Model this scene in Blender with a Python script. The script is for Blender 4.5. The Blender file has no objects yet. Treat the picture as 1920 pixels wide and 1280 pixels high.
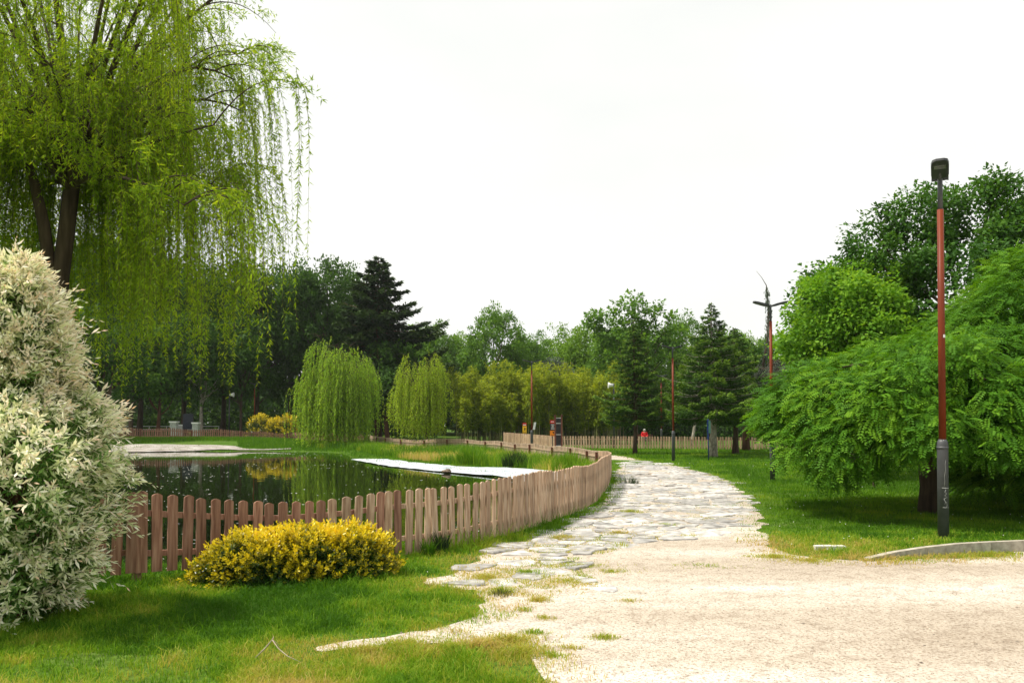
import bpy, math
import numpy as np
R_ = math.radians
sc = bpy.context.scene
COL = sc.collection

# ------------------------------------------------------------------ camera
F_PX, PITCH, YPP, CAM_H = 1500.0, R_(2.3), 740.0, 1.62
cam = bpy.data.cameras.new('camera')
cam.sensor_width = 36; cam.lens = F_PX / 1920 * 36
cam.shift_y = (YPP - 640) / 1920
cam.clip_start = .1; cam.clip_end = 3000
co = bpy.data.objects.new('camera', cam); COL.objects.link(co)
co.location = (0, 0, CAM_H); co.rotation_euler = (R_(90) + PITCH, 0, 0)
sc.camera = co
# ------------------------------------------------------------------ world, sun, exposure
SUN_EL, SUN_AZ = 60.0, -95.0          # azimuth from the view direction (+Y), negative = left
world = bpy.data.worlds.new('World'); sc.world = world; world.use_nodes = True
wt = world.node_tree; wn = wt.nodes; wl = wt.links
for n in list(wn): wn.remove(n)
wo = wn.new('ShaderNodeOutputWorld'); bg = wn.new('ShaderNodeBackground')
sky = wn.new('ShaderNodeTexSky'); sky.sky_type = 'NISHITA'; sky.sun_disc = False
sky.sun_elevation = R_(SUN_EL); sky.sun_rotation = R_(SUN_AZ)
sky.dust_density = 3.5; sky.air_density = 1.0
tc = wn.new('ShaderNodeTexCoord'); mp = wn.new('ShaderNodeMapping'); mp.inputs['Scale'].default_value = (1, 1, 2.6)
nz = wn.new('ShaderNodeTexNoise'); nz.inputs['Scale'].default_value = 1.6; nz.inputs['Detail'].default_value = 4
rp = wn.new('ShaderNodeValToRGB')
rp.color_ramp.elements[0].position = .3; rp.color_ramp.elements[0].color = (.80, .80, .80, 1)
rp.color_ramp.elements[1].position = .65; rp.color_ramp.elements[1].color = (1, 1, 1, 1)
mx = wn.new('ShaderNodeMix'); mx.data_type = 'RGBA'
mx.inputs['B'].default_value = (7.6, 7.65, 7.3, 1)
wl.new(tc.outputs['Generated'], mp.inputs['Vector']); wl.new(mp.outputs[0], nz.inputs['Vector'])
wl.new(nz.outputs['Fac'], rp.inputs['Fac']); wl.new(rp.outputs['Color'], mx.inputs['Factor'])
wl.new(sky.outputs[0], mx.inputs['A']); wl.new(mx.outputs['Result'], bg.inputs['Color'])
bg.inputs['Strength'].default_value = .092
wl.new(bg.outputs[0], wo.inputs['Surface'])
sun = bpy.data.lights.new('sun', 'SUN'); sun.energy = 3.6; sun.angle = R_(5); sun.color = (1, .93, .8)
so = bpy.data.objects.new('sun', sun); COL.objects.link(so)
so.location = (-10, 20, 40)
so.rotation_euler = (R_(90 - SUN_EL), 0, R_(-SUN_AZ + 180))
sc.view_settings.view_transform = 'Standard'; sc.view_settings.look = 'None'
sc.view_settings.gamma = 1; sc.view_settings.exposure = .6
sc.view_settings.use_curve_mapping = False
sc.cycles.max_bounces = 8; sc.cycles.transparent_max_bounces = 8
# ------------------------------------------------------------------ helpers
rng = np.random.default_rng(7)
def A(*a): return np.array(a, float)
def ray(px, py):
    u = (px - 960) / F_PX; v = (py - YPP) / F_PX
    c, s = math.cos(PITCH), math.sin(PITCH)
    return A(u, c + v * s, s - v * c)
def at(px, py, Y):
    d = ray(px, py); return A(0, 0, CAM_H) + d * (Y / d[1])
def P(px, py, z=0.0):
    d = ray(px, py); return A(0, 0, CAM_H) + d * ((z - CAM_H) / d[2])
def XofP(px, Y): return (px - 960) / F_PX * Y
def nrm(v): return v / np.maximum(np.linalg.norm(v, axis=-1, keepdims=True), 1e-9)
def sstep(t):
    t = np.clip(t, 0, 1); return t * t * (3 - 2 * t)
_h = np.random.default_rng(99).random((256, 256))
def vnoise(x, y, s=1.0):
    x = np.asarray(x) / s; y = np.asarray(y) / s
    xi = np.floor(x).astype(int); yi = np.floor(y).astype(int)
    fx = sstep(x - xi); fy = sstep(y - yi)
    g = lambda a, b: _h[a % 256, b % 256]
    return (g(xi, yi) * (1 - fx) + g(xi + 1, yi) * fx) * (1 - fy) + (g(xi, yi + 1) * (1 - fx) + g(xi + 1, yi + 1) * fx) * fy
def fbm(x, y, s): return .55 * vnoise(x, y, s) + .3 * vnoise(x + 31, y + 17, s / 2.3) + .15 * vnoise(x + 7, y + 57, s / 5.1)

class G:
    """collects vertices and faces; build() links them as ONE mesh object"""
    def __init__(s): s.V = []; s.F = []; s.n = 0
    def add(s, V, F, mat=0, rnd=.5, smooth=False):
        V = np.asarray(V, float).reshape(-1, 3); F = np.asarray(F, np.int64)
        s.V.append(V); s.F.append((F + s.n, mat, np.broadcast_to(np.asarray(rnd, float), (len(F),)), smooth)); s.n += len(V)
        return s
    def box(s, c, size, rz=0, mat=0, rnd=.5, M=None):
        x, y, z = np.array(size, float) / 2
        V = np.array([[-x,-y,-z],[x,-y,-z],[x,y,-z],[-x,y,-z],[-x,-y,z],[x,-y,z],[x,y,z],[-x,y,z]])
        if M is not None: V = V @ np.asarray(M).T
        if rz:
            k, q = math.cos(rz), math.sin(rz); V = V @ np.array([[k,-q,0],[q,k,0],[0,0,1]]).T
        return s.add(V + np.array(c, float), [[0,3,2,1],[4,5,6,7],[0,1,5,4],[1,2,6,5],[2,3,7,6],[3,0,4,7]], mat, rnd)
    def prism(s, poly, h0, h1, mat=0, rnd=.5):
        poly = np.asarray(poly, float); n = len(poly)
        V = np.vstack([np.c_[poly, np.full(n, h0)], np.c_[poly, np.full(n, h1)]])
        s.add(V, [[i, (i + 1) % n, n + (i + 1) % n, n + i] for i in range(n)], mat, rnd)
        s.add(V[n:], [list(range(n))], mat, rnd); s.add(V[:n], [list(range(n))[::-1]], mat, rnd)
        return s
    def tubes(s, Pt, Rr, n=6, mat=0, rnd=.5, cap=True):
        Pt = np.asarray(Pt, float)
        if Pt.ndim == 2: Pt = Pt[None]
        M, K, _ = Pt.shape
        Rr = np.broadcast_to(np.asarray(Rr, float), (M, K)) if np.ndim(Rr) != 1 or len(Rr) == K else np.repeat(np.asarray(Rr)[:, None], K, 1)
        T = nrm(np.gradient(Pt, axis=1))
        ref = np.where(np.abs(T[:, :1, 2:3]) > .8, A(1, 0, 0), A(0, 0, 1))
        U = nrm(np.cross(T, np.broadcast_to(ref, T.shape))); W = np.cross(T, U)
        a = np.arange(n) / n * 2 * math.pi
        ring = U[:, :, None] * np.cos(a)[None, None, :, None] + W[:, :, None] * np.sin(a)[None, None, :, None]
        V = Pt[:, :, None] + ring * Rr[:, :, None, None]
        i = np.arange(M)[:, None, None] * K * n; k = np.arange(K - 1)[None, :, None] * n; j = np.arange(n)[None, None]; j2 = (j + 1) % n
        F = np.stack([i + k + j, i + k + j2, i + k + n + j2, i + k + n + j], -1).reshape(-1, 4)
        r = np.repeat(np.broadcast_to(np.asarray(rnd, float), (M,)), (K - 1) * n)
        s.add(V.reshape(-1, 3), F, mat, r, smooth=True)
        if cap and n > 3:
            base = s.n - M * K * n
            for m in range(M):
                s.F.append((np.array([[base + m * K * n + q for q in range(n)][::-1]]), mat, np.array([.5]), False))
                s.F.append((np.array([[base + m * K * n + (K - 1) * n + q for q in range(n)]]), mat, np.array([.5]), False))
        return s
    def leaves(s, c, d, up, L, W, mat=0, rnd=.5, k=.42):
        d = nrm(d); side = nrm(np.cross(d, up)); N = len(c)
        L = np.broadcast_to(L, (N,))[:, None]; W = np.broadcast_to(W, (N,))[:, None]
        V = np.stack([c, c + d * L * k + side * W / 2, c + d * L, c + d * L * k - side * W / 2], 1)
        return s.add(V.reshape(-1, 3), np.arange(N * 4).reshape(N, 4), mat, np.broadcast_to(rnd, (N,)))
    def shift(s, o):
        s.V = [v - np.asarray(o, float) for v in s.V]; return s
    def build(s, name, mats, parent=None):
        me = bpy.data.meshes.new(name)
        V = np.vstack(s.V); me.vertices.add(len(V)); me.vertices.foreach_set('co', V.astype(np.float32).ravel())
        tot = [np.full(len(F), F.shape[1]) for F, *_ in s.F]; tot = np.concatenate(tot)
        loops = np.concatenate([F.ravel() for F, *_ in s.F])
        me.loops.add(len(loops)); me.polygons.add(len(tot))
        me.loops.foreach_set('vertex_index', loops.astype(np.int32))
        me.polygons.foreach_set('loop_start', np.r_[0, np.cumsum(tot)[:-1]].astype(np.int32))
        me.polygons.foreach_set('material_index', np.concatenate([np.full(len(F), m) for F, m, *_ in s.F]).astype(np.int32))
        me.polygons.foreach_set('use_smooth', np.concatenate([np.full(len(F), sm) for F, m, r, sm in s.F]))
        me.update(calc_edges=True)
        at_ = me.attributes.new('rnd', 'FLOAT', 'FACE')
        at_.data.foreach_set('value', np.concatenate([r for F, m, r, sm in s.F]).astype(np.float32))
        if not isinstance(mats, (list, tuple)): mats = [mats]
        for m in mats: me.materials.append(m)
        o = bpy.data.objects.new(name, me); COL.objects.link(o); o.parent = parent
        return o
def tag(o, label=None, cat=None, group=None, kind=None):
    if label: o['label'] = label
    if cat: o['category'] = cat
    if group: o['group'] = group
    if kind: o['kind'] = kind
    return o
def thing(name, label, cat, loc, rz=0, group=None):
    o = bpy.data.objects.new(name, None); COL.objects.link(o); o.location = loc; o.rotation_euler = (0, 0, rz)
    o.empty_display_size = .2
    return tag(o, label, cat, group)
def copy_thing(src, loc, rz, scale=(1, 1, 1), label=None, cat=None, group=None):
    r = src.copy(); COL.objects.link(r); r.location = loc; r.rotation_euler = (0, 0, rz); r.scale = scale
    if label: r['label'] = label
    if group: r['group'] = group
    for ch in list(src.children):
        c = ch.copy(); COL.objects.link(c); c.parent = r
        for g_ in list(ch.children):
            d = g_.copy(); COL.objects.link(d); d.parent = c
    return r
# ------------------------------------------------------------------ materials
def newmat(name):
    m = bpy.data.materials.new(name); m.use_nodes = True
    nt = m.node_tree; b = nt.nodes['Principled BSDF']; return m, nt, b
def ramp(nt, cols, pos=None):
    r = nt.nodes.new('ShaderNodeValToRGB'); e = r.color_ramp.elements
    n = len(cols); pos = pos or [i / (n - 1) for i in range(n)]
    while len(e) < n: e.new(.5)
    for i in range(n): e[i].position = pos[i]; e[i].color = (*cols[i], 1)
    return r
def leafmat(name, cols, trans=.4, tint=(1.5, 1.35, .6), rough=.6, spec=.12):
    m, nt, b = newmat(name); a = nt.nodes.new('ShaderNodeAttribute'); a.attribute_name = 'rnd'
    r = ramp(nt, cols); nt.links.new(a.outputs['Fac'], r.inputs['Fac'])
    nt.links.new(r.outputs[0], b.inputs['Base Color'])
    b.inputs['Roughness'].default_value = rough; b.inputs['Specular IOR Level'].default_value = spec
    t = nt.nodes.new('ShaderNodeBsdfTranslucent'); v = nt.nodes.new('ShaderNodeVectorMath'); v.operation = 'MULTIPLY'
    v.inputs[1].default_value = tint; nt.links.new(r.outputs[0], v.inputs[0]); nt.links.new(v.outputs[0], t.inputs[0])
    mxs = nt.nodes.new('ShaderNodeMixShader'); mxs.inputs[0].default_value = trans
    nt.links.new(b.outputs[0], mxs.inputs[1]); nt.links.new(t.outputs[0], mxs.inputs[2])
    nt.links.new(mxs.outputs[0], nt.nodes['Material Output'].inputs['Surface'])
    return m
def noisemat(name, cols, scale=8, rough=.8, bump=.2, stretch=(1, 1, 1), detail=6, dist=.02, spec=.3, coord='Object', metal=0, pos=None, var=0.0):
    m, nt, b = newmat(name); tc = nt.nodes.new('ShaderNodeTexCoord'); mp = nt.nodes.new('ShaderNodeMapping')
    mp.inputs['Scale'].default_value = stretch
    n = nt.nodes.new('ShaderNodeTexNoise'); n.inputs['Scale'].default_value = scale; n.inputs['Detail'].default_value = detail
    r = ramp(nt, cols, pos or ([.3 + .4 * i / (len(cols) - 1) for i in range(len(cols))]))
    nt.links.new(tc.outputs[coord], mp.inputs[0]); nt.links.new(mp.outputs[0], n.inputs['Vector'])
    nt.links.new(n.outputs['Fac'], r.inputs['Fac'])
    out = r.outputs[0]
    if var:
        a = nt.nodes.new('ShaderNodeAttribute'); a.attribute_name = 'rnd'
        mr = nt.nodes.new('ShaderNodeMapRange'); mr.inputs['To Min'].default_value = 1 - var; mr.inputs['To Max'].default_value = 1 + var
        h = nt.nodes.new('ShaderNodeHueSaturation'); nt.links.new(a.outputs['Fac'], mr.inputs['Value'])
        nt.links.new(mr.outputs[0], h.inputs['Value']); nt.links.new(out, h.inputs['Color']); out = h.outputs[0]
    nt.links.new(out, b.inputs['Base Color'])
    b.inputs['Roughness'].default_value = rough; b.inputs['Specular IOR Level'].default_value = spec; b.inputs['Metallic'].default_value = metal
    if bump:
        bp = nt.nodes.new('ShaderNodeBump'); bp.inputs['Strength'].default_value = bump; bp.inputs['Distance'].default_value = dist
        nt.links.new(n.outputs['Fac'], bp.inputs['Height']); nt.links.new(bp.outputs[0], b.inputs['Normal'])
    return m
M = {}
M['bark'] = noisemat('bark', [(.035, .022, .014), (.10, .07, .045)], 10, .9, .8, (1, 1, .18))
M['bark_pale'] = noisemat('pale_bark', [(.12, .10, .08), (.42, .38, .32)], 9, .9, .6, (1, 1, .6))
M['bark_red'] = noisemat('reddish_bark', [(.05, .02, .012), (.13, .06, .035)], 10, .9, .8, (1, 1, .18))
M['twig'] = noisemat('twig', [(.07, .05, .02), (.13, .10, .04)], 10, .8, 0)
M['willow'] = leafmat('willow_leaf', [(.09, .19, .012), (.22, .36, .018), (.42, .52, .035)], .54)
M['willow2'] = leafmat('young_willow_leaf', [(.11, .23, .02), (.23, .40, .035), (.40, .56, .06)], .48)
M['willow3'] = leafmat('yellowish_willow_leaf', [(.15, .26, .015), (.28, .42, .03), (.45, .58, .06)], .45)
M['dark'] = leafmat('dark_leaf', [(.016, .05, .010), (.04, .10, .015), (.085, .18, .025)], .3)
M['mid'] = leafmat('mid_leaf', [(.04, .10, .016), (.09, .20, .026), (.17, .32, .04)], .38)
M['light'] = leafmat('light_leaf', [(.06, .13, .016), (.12, .24, .025), (.21, .36, .04)], .4)
M['maple'] = leafmat('maple_leaf', [(.016, .06, .008), (.04, .12, .012), (.09, .20, .02)], .28, spec=.15)
M['maple_l'] = leafmat('pale_maple_leaf', [(.06, .16, .014), (.12, .28, .02), (.24, .42, .035)], .42)
M['locust'] = leafmat('locust_leaf', [(.03, .105, .007), (.08, .215, .012), (.21, .39, .02)], .34)
M['spruce'] = leafmat('spruce_needle', [(.018, .05, .01), (.055, .13, .018), (.19, .31, .035)], .25)
M['cedar'] = leafmat('cedar_needle', [(.008, .022, .010), (.018, .045, .014), (.06, .11, .022)], .12)
M['atlas'] = leafmat('grey_cedar_needle', [(.05, .07, .05), (.09, .12, .085), (.16, .19, .14)], .15, tint=(1, 1, 1))
M['bamboo'] = leafmat('bamboo_leaf', [(.055, .10, .008), (.17, .24, .015), (.38, .43, .03)], .4)
M['culm'] = noisemat('bamboo_culm', [(.10, .11, .03), (.24, .22, .09)], 6, .6, 0, var=.3)
M['cream'] = leafmat('variegated_willow_leaf', [(.045, .13, .018), (.20, .36, .08), (.76, .79, .48), (.93, .93, .78), (.85, .58, .40)], .3, tint=(1.1, 1.05, .8))
M['euon'] = leafmat('variegated_euonymus_leaf', [(.018, .06, .008), (.05, .11, .012), (.42, .36, .012), (.80, .68, .02), (.86, .64, .03)], .28, tint=(1.15, 1, .5), spec=.5, rough=.35)
M['grass'] = leafmat('grass_blade', [(.05, .14, .009), (.12, .26, .014), (.21, .35, .024), (.40, .40, .06), (.52, .40, .15)], .42, tint=(1.3, 1.25, .5))
M['rush'] = leafmat('rush_blade', [(.012, .03, .010), (.03, .06, .02), (.12, .12, .06)], .2)
M['wood'] = noisemat('weathered_shaded_red_wood', [(.16, .07, .045), (.29, .15, .10), (.39, .23, .16)], 5, .75, .35, (7, 7, .55), var=.22, dist=.006)  # darker tone holds the willow's shade on the left of the near fence
M['wood2'] = noisemat('pale_sunlit_wood', [(.25, .145, .09), (.44, .295, .195), (.60, .46, .34)], 5, .75, .3, (7, 7, .55), var=.25, dist=.006)  # paler tone holds the sunlight on the right of the near fence
M['wood3'] = noisemat('grey_bleached_wood', [(.30, .21, .14), (.45, .34, .25)], 5, .8, .3, (7, 7, .55), var=.25, dist=.006)
M['rust'] = noisemat('rust_red_paint', [(.13, .022, .008), (.20, .038, .012)], 6, .5, .05, (1, 1, .2), spec=.2)
M['dark_metal'] = noisemat('charcoal_metal', [(.018, .019, .022), (.035, .037, .042)], 10, .45, .05, spec=.5)
M['grey_metal'] = noisemat('grey_coated_metal', [(.045, .048, .055), (.07, .073, .08)], 8, .5, .05, spec=.5)
M['lens'] = noisemat('lamp_lens', [(.10, .10, .11), (.16, .16, .17)], 8, .2, 0, spec=.6)
M['white'] = noisemat('white_paint', [(.7, .7, .68), (.8, .8, .79)], 10, .5, 0)
M['yellow'] = noisemat('yellow_plate', [(.75, .42, .01), (.85, .5, .02)], 10, .5, 0)
M['orange'] = noisemat('orange_plate', [(.75, .22, .01), (.85, .28, .02)], 10, .5, 0)
M['red'] = noisemat('red_plate', [(.45, .02, .015), (.55, .03, .02)], 10, .5, 0)
M['black'] = noisemat('black_plate', [(.012, .012, .014), (.03, .03, .034)], 10, .5, 0)
M['blue'] = noisemat('blue_metal', [(.01, .03, .13), (.02, .05, .2)], 10, .4, 0)
M['teal'] = noisemat('teal_plate', [(.05, .16, .14), (.12, .25, .2)], 10, .5, 0)
M['brownpost'] = noisemat('brown_post', [(.10, .035, .022), (.16, .06, .04)], 10, .7, .2)
M['stone'] = noisemat('flagstone', [(.19, .18, .17), (.39, .375, .36), (.62, .60, .57)], 6.5, .62, .6, dist=.03, coord='Object', var=.3, spec=.45, detail=10)
M['kerb'] = noisemat('kerb_concrete', [(.28, .25, .20), (.5, .46, .38)], 14, .85, .4, dist=.01)
M['marble'] = noisemat('pale_stone_block', [(.55, .53, .48), (.75, .73, .68)], 8, .7, .2, dist=.01)
M['pillar'] = noisemat('pillar_stone', [(.28, .29, .28), (.48, .5, .48)], 8, .8, .2, dist=.01)
M['liner'] = noisemat('pond_liner_fabric', [(.26, .30, .36), (.46, .50, .54), (.62, .64, .65)], 1.3, .6, .5, (1, 2.5, 1), dist=.08)
M['sand'] = noisemat('sandy_liner', [(.20, .18, .155), (.32, .29, .26), (.45, .43, .41)], 1.0, .8, .5, (1, 2, 1), dist=.08)
M['pebble'] = noisemat('pebble', [(.17, .14, .11), (.46, .39, .31)], 3, .8, 0, var=.5)
M['petal'] = noisemat('petal', [(.75, .75, .70), (.85, .85, .8)], 3, .6, 0)
M['skin'] = noisemat('skin', [(.45, .26, .18), (.55, .33, .24)], 9, .6, 0)
M['redcloth'] = noisemat('red_cloth', [(.5, .01, .015), (.62, .02, .02)], 9, .8, 0)
M['navycloth'] = noisemat('navy_cloth', [(.02, .02, .04), (.04, .04, .06)], 9, .8, 0)
M['hair'] = noisemat('grey_hair', [(.35, .33, .3), (.5, .48, .45)], 9, .7, 0)
# soil under the grass
def ground_mat():
    m, nt, b = newmat('turf_soil'); tc = nt.nodes.new('ShaderNodeTexCoord')
    n1 = nt.nodes.new('ShaderNodeTexNoise'); n1.inputs['Scale'].default_value = .55; n1.inputs['Detail'].default_value = 7
    n2 = nt.nodes.new('ShaderNodeTexNoise'); n2.inputs['Scale'].default_value = 14; n2.inputs['Detail'].default_value = 6
    for n in (n1, n2): nt.links.new(tc.outputs['Object'], n.inputs['Vector'])
    r1 = ramp(nt, [(.06, .13, .012), (.085, .17, .016), (.14, .17, .05)], [.3, .52, .72])
    r2 = ramp(nt, [(.35, .35, .35), (1.25, 1.25, 1.25)], [.3, .7])
    nt.links.new(n1.outputs['Fac'], r1.inputs[0]); nt.links.new(n2.outputs['Fac'], r2.inputs[0])
    v = nt.nodes.new('ShaderNodeVectorMath'); v.operation = 'MULTIPLY'
    nt.links.new(r1.outputs[0], v.inputs[0]); nt.links.new(r2.outputs[0], v.inputs[1]); nt.links.new(v.outputs[0], b.inputs['Base Color'])
    b.inputs['Roughness'].default_value = .95; b.inputs['Specular IOR Level'].default_value = .1
    bp = nt.nodes.new('ShaderNodeBump'); bp.inputs['Strength'].default_value = .6; bp.inputs['Distance'].default_value = .05
    nt.links.new(n2.outputs['Fac'], bp.inputs['Height']); nt.links.new(bp.outputs[0], b.inputs['Normal'])
    return m
M['ground'] = ground_mat()
def gravel_mat():
    m, nt, b = newmat('pale_gravel'); tc = nt.nodes.new('ShaderNodeTexCoord'); L = nt.links.new
    big = nt.nodes.new('ShaderNodeTexNoise'); big.inputs['Scale'].default_value = .45; big.inputs['Detail'].default_value = 5
    mp = nt.nodes.new('ShaderNodeMapping'); mp.inputs['Scale'].default_value = (.35, 1.5, 1); mp.inputs['Rotation'].default_value = (0, 0, R_(-24))
    L(tc.outputs['Object'], mp.inputs[0]); L(mp.outputs[0], big.inputs['Vector'])
    fine = nt.nodes.new('ShaderNodeTexNoise'); fine.inputs['Scale'].default_value = 45; fine.inputs['Detail'].default_value = 4
    vor = nt.nodes.new('ShaderNodeTexVoronoi'); vor.inputs['Scale'].default_value = 85
    mid = nt.nodes.new('ShaderNodeTexNoise'); mid.inputs['Scale'].default_value = 5; mid.inputs['Detail'].default_value = 8; mid.inputs['Roughness'].default_value = .7
    for n in (fine, vor, mid): L(tc.outputs['Object'], n.inputs['Vector'])
    r1 = ramp(nt, [(.41, .345, .275), (.52, .455, .38), (.66, .61, .55)], [.32, .5, .68]); L(big.outputs['Fac'], r1.inputs[0])
    r2 = ramp(nt, [(.66, .62, .58), (1, 1, 1), (1.1, 1.1, 1.1)], [.3, .5, .72]); L(mid.outputs['Fac'], r2.inputs[0])
    r3 = ramp(nt, [(.55, .5, .45), (1, 1, 1), (1.12, 1.12, 1.12)], [.33, .5, .7]); L(fine.outputs['Fac'], r3.inputs[0])
    v = nt.nodes.new('ShaderNodeVectorMath'); v.operation = 'MULTIPLY'; L(r1.outputs[0], v.inputs[0]); L(r2.outputs[0], v.inputs[1])
    v2 = nt.nodes.new('ShaderNodeVectorMath'); v2.operation = 'MULTIPLY'; L(v.outputs[0], v2.inputs[0]); L(r3.outputs[0], v2.inputs[1])
    L(v2.outputs[0], b.inputs['Base Color']); b.inputs['Roughness'].default_value = .9; b.inputs['Specular IOR Level'].default_value = .2
    bp = nt.nodes.new('ShaderNodeBump'); bp.inputs['Strength'].default_value = .7; bp.inputs['Distance'].default_value = .012
    ad = nt.nodes.new('ShaderNodeMath'); L(vor.outputs['Distance'], ad.inputs[0]); L(fine.outputs['Fac'], ad.inputs[1])
    L(ad.outputs[0], bp.inputs['Height']); L(bp.outputs[0], b.inputs['Normal'])
    return m
M['gravel'] = gravel_mat()
def water_mat():
    m, nt, b = newmat('pond_water'); tc = nt.nodes.new('ShaderNodeTexCoord'); L = nt.links.new
    b.inputs['Base Color'].default_value = (.010, .016, .004, 1); b.inputs['Roughness'].default_value = .02
    b.inputs['IOR'].default_value = 1.33; b.inputs['Specular IOR Level'].default_value = .5
    n = nt.nodes.new('ShaderNodeTexNoise'); n.inputs['Scale'].default_value = 2.2; n.inputs['Detail'].default_value = 3
    mp = nt.nodes.new('ShaderNodeMapping'); mp.inputs['Scale'].default_value = (1, .5, 1)
    L(tc.outputs['Object'], mp.inputs[0]); L(mp.outputs[0], n.inputs['Vector'])
    bp = nt.nodes.new('ShaderNodeBump'); bp.inputs['Strength'].default_value = .06; bp.inputs['Distance'].default_value = .05
    L(n.outputs['Fac'], bp.inputs['Height']); L(bp.outputs[0], b.inputs['Normal'])
    return m
M['water'] = water_mat()

# ------------------------------------------------------------------ terrain
SHORE = np.array([(-5.4,9.6),(-4,9.6),(-2.9,10.1),(-1.4,11.5),(-.3,13.2),(.3,15),(.9,17.5),(1.1,21),(.7,25),(-.25,28.7),(-2.9,32.5),(-5.4,36.5),(-8.6,44),
    (-10.2,50),(-11.5,55),(-14,58.5),(-18,60),(-22,60),(-25.5,57.5),(-29,55.5),(-31.5,52),(-20.5,37),(-12.8,24),(-8.1,15),(-6.5,11)])
def resample(P_, step, closed=True, smooth=2):
    Q = np.vstack([P_, P_[:1]]) if closed else np.asarray(P_, float)
    d = np.r_[0, np.cumsum(np.linalg.norm(np.diff(Q, axis=0), axis=1))]
    n = max(4, int(d[-1] / step)); t = np.linspace(0, d[-1], n + 1)
    if closed: t = t[:-1]
    R = np.stack([np.interp(t, d, Q[:, i]) for i in range(Q.shape[1])], 1)
    for _ in range(smooth):
        if closed: R = (np.roll(R, 1, 0) + 2 * R + np.roll(R, -1, 0)) / 4
        else: R[1:-1] = (R[:-2] + 2 * R[1:-1] + R[2:]) / 4
    return R
SH = resample(SHORE, .5, smooth=4)
def sdist(x, y, poly):
    """signed distance to a closed polygon (negative inside)"""
    x = np.asarray(x, float); y = np.asarray(y, float)
    d = np.full(x.shape, 1e18); ins = np.zeros(x.shape, bool)
    a = poly; b = np.roll(poly, -1, 0)
    for (ax, ay), (bx, by) in zip(a, b):
        ex, ey = bx - ax, by - ay; L2 = ex * ex + ey * ey + 1e-12
        t = np.clip(((x - ax) * ex + (y - ay) * ey) / L2, 0, 1)
        d = np.minimum(d, (x - ax - t * ex) ** 2 + (y - ay - t * ey) ** 2)
        c = (ay > y) != (by > y)
        ins ^= c & (x < (bx - ax) * (y - ay) / (by - ay + 1e-12) + ax)
    d = np.sqrt(d); return np.where(ins, -d, d)
WZ = -.18
SHc = resample(SHORE, 2.0, smooth=2)
def height(x, y, s=None):
    if s is None: s = sdist(x, y, SHc)
    land = .62 * sstep((-np.asarray(x) - 9) / 18) * sstep((np.asarray(y) - 57) / 12)
    land = land + .05 * (fbm(x, y, 6) - .5) * sstep((np.asarray(y) - 22) / 10)
    land = land + 1.2 * sstep((np.asarray(y) - 75) / 120)
    out = WZ - .03 + (land - WZ + .03) * sstep(s / 1.3 * .5 + .0) * 1.0
    out = np.where(s > 0, WZ - .02 + (land - WZ + .02) * np.clip(s / 1.25, 0, 1) ** .8, WZ - .02 - .7 * sstep(-s / 3))
    return out
def gridaxis(lo, hi, fine, n, c=0):
    u = np.linspace(-1, 1, n); k = 5.0
    a = np.sinh(k * u) / math.sinh(k)
    return np.where(a < 0, c + a * (c - lo), c + a * (hi - c))
gx = np.unique(np.r_[np.arange(-34, 16, .5), np.arange(-7, 4, .25), [-900,-500,-250,-150,-100,-75,-60,-50,-44,-39,19,24,30,38,50,70,100,150,250,500,900]])
gy = np.unique(np.r_[np.arange(-6, 80, .5), np.arange(8, 20, .25), [-400,-100,-40,-15,85,92,100,112,125,140,160,200,260,350,500,800,1400]])
X, Y = np.meshgrid(gx, gy); Zg = height(X.ravel(), Y.ravel()).reshape(X.shape)
g = G(); ny, nx = X.shape
idx = np.arange(nx * ny).reshape(ny, nx)
g.add(np.c_[X.ravel(), Y.ravel(), Zg.ravel()], np.stack([idx[:-1, :-1], idx[:-1, 1:], idx[1:, 1:], idx[1:, :-1]], -1).reshape(-1, 4), smooth=True)
tag(g.build('ground', M['ground']), 'green turf ground of the park', kind='structure')
g = G(); sp = resample(SHORE, .5, smooth=4)
cen = sp.mean(0); out = sp + nrm(sp - np.roll(sp, 1, 0))[:, ::-1] * A(1, -1) * .6
g.add(np.c_[out, np.full(len(out), WZ)], [list(range(len(out)))])
tag(g.build('water', M['water']), 'dark still pond water', kind='structure')

# gravel road and path outline (ground points)
RP = [(1010,1262),(1000,1245),(975,1222),(930,1208),(800,1203),(720,1210),(665,1222),(622,1232),(590,1222),(640,1208),(720,1192),(790,1180),(850,1162),(905,1145),
      (925,1122),(870,1102),(815,1092),(835,1070),(880,1052),(940,1028),(1000,1006),(1060,984),(1105,962),(1132,940),(1148,915),(1160,893),(1163,876),(1158,864)]
RP2 = [(1200,863),(1260,872),(1320,886),(1370,904),(1405,928),(1425,960),(1428,1000),(1445,1028),(1490,1043),(1560,1050),(1630,1052),(1720,1046),(1850,1040),(1930,1036)]
road = [P(*p)[:2] for p in RP] + [A(4.0, 44), A(2, 49), A(-2, 56), A(-1, 59), A(4, 53), A(6.2, 44)] + [P(*p)[:2] for p in RP2] + [A(9, 10.3), A(14, 11.2), A(22, 12), A(22, -6), A(-.6, -6), A(-.2, 3), A(.05, 4.6)]
road = np.array(road)
rd = resample(road, .12, smooth=2)
nn = np.stack([fbm(rd[:, 0] * 1.0, rd[:, 1], .7) - .5, fbm(rd[:, 0] + 50, rd[:, 1], .7) - .5], 1)
nn2 = np.stack([fbm(rd[:, 0] * 1.0, rd[:, 1], .22) - .5, fbm(rd[:, 0] + 50, rd[:, 1], .22) - .5], 1)
rdn = rd + nn * .5 * np.clip(rd[:, 1:2] / 8, .5, 1) + nn2 * .22
g = G(); g.add(np.c_[rdn, np.full(len(rdn), .006)], [list(range(len(rdn)))])
tag(g.build('gravel_road', M['gravel']), 'pale gravel road and path bed', kind='structure')
rdc = resample(road, .5, smooth=1)

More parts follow.
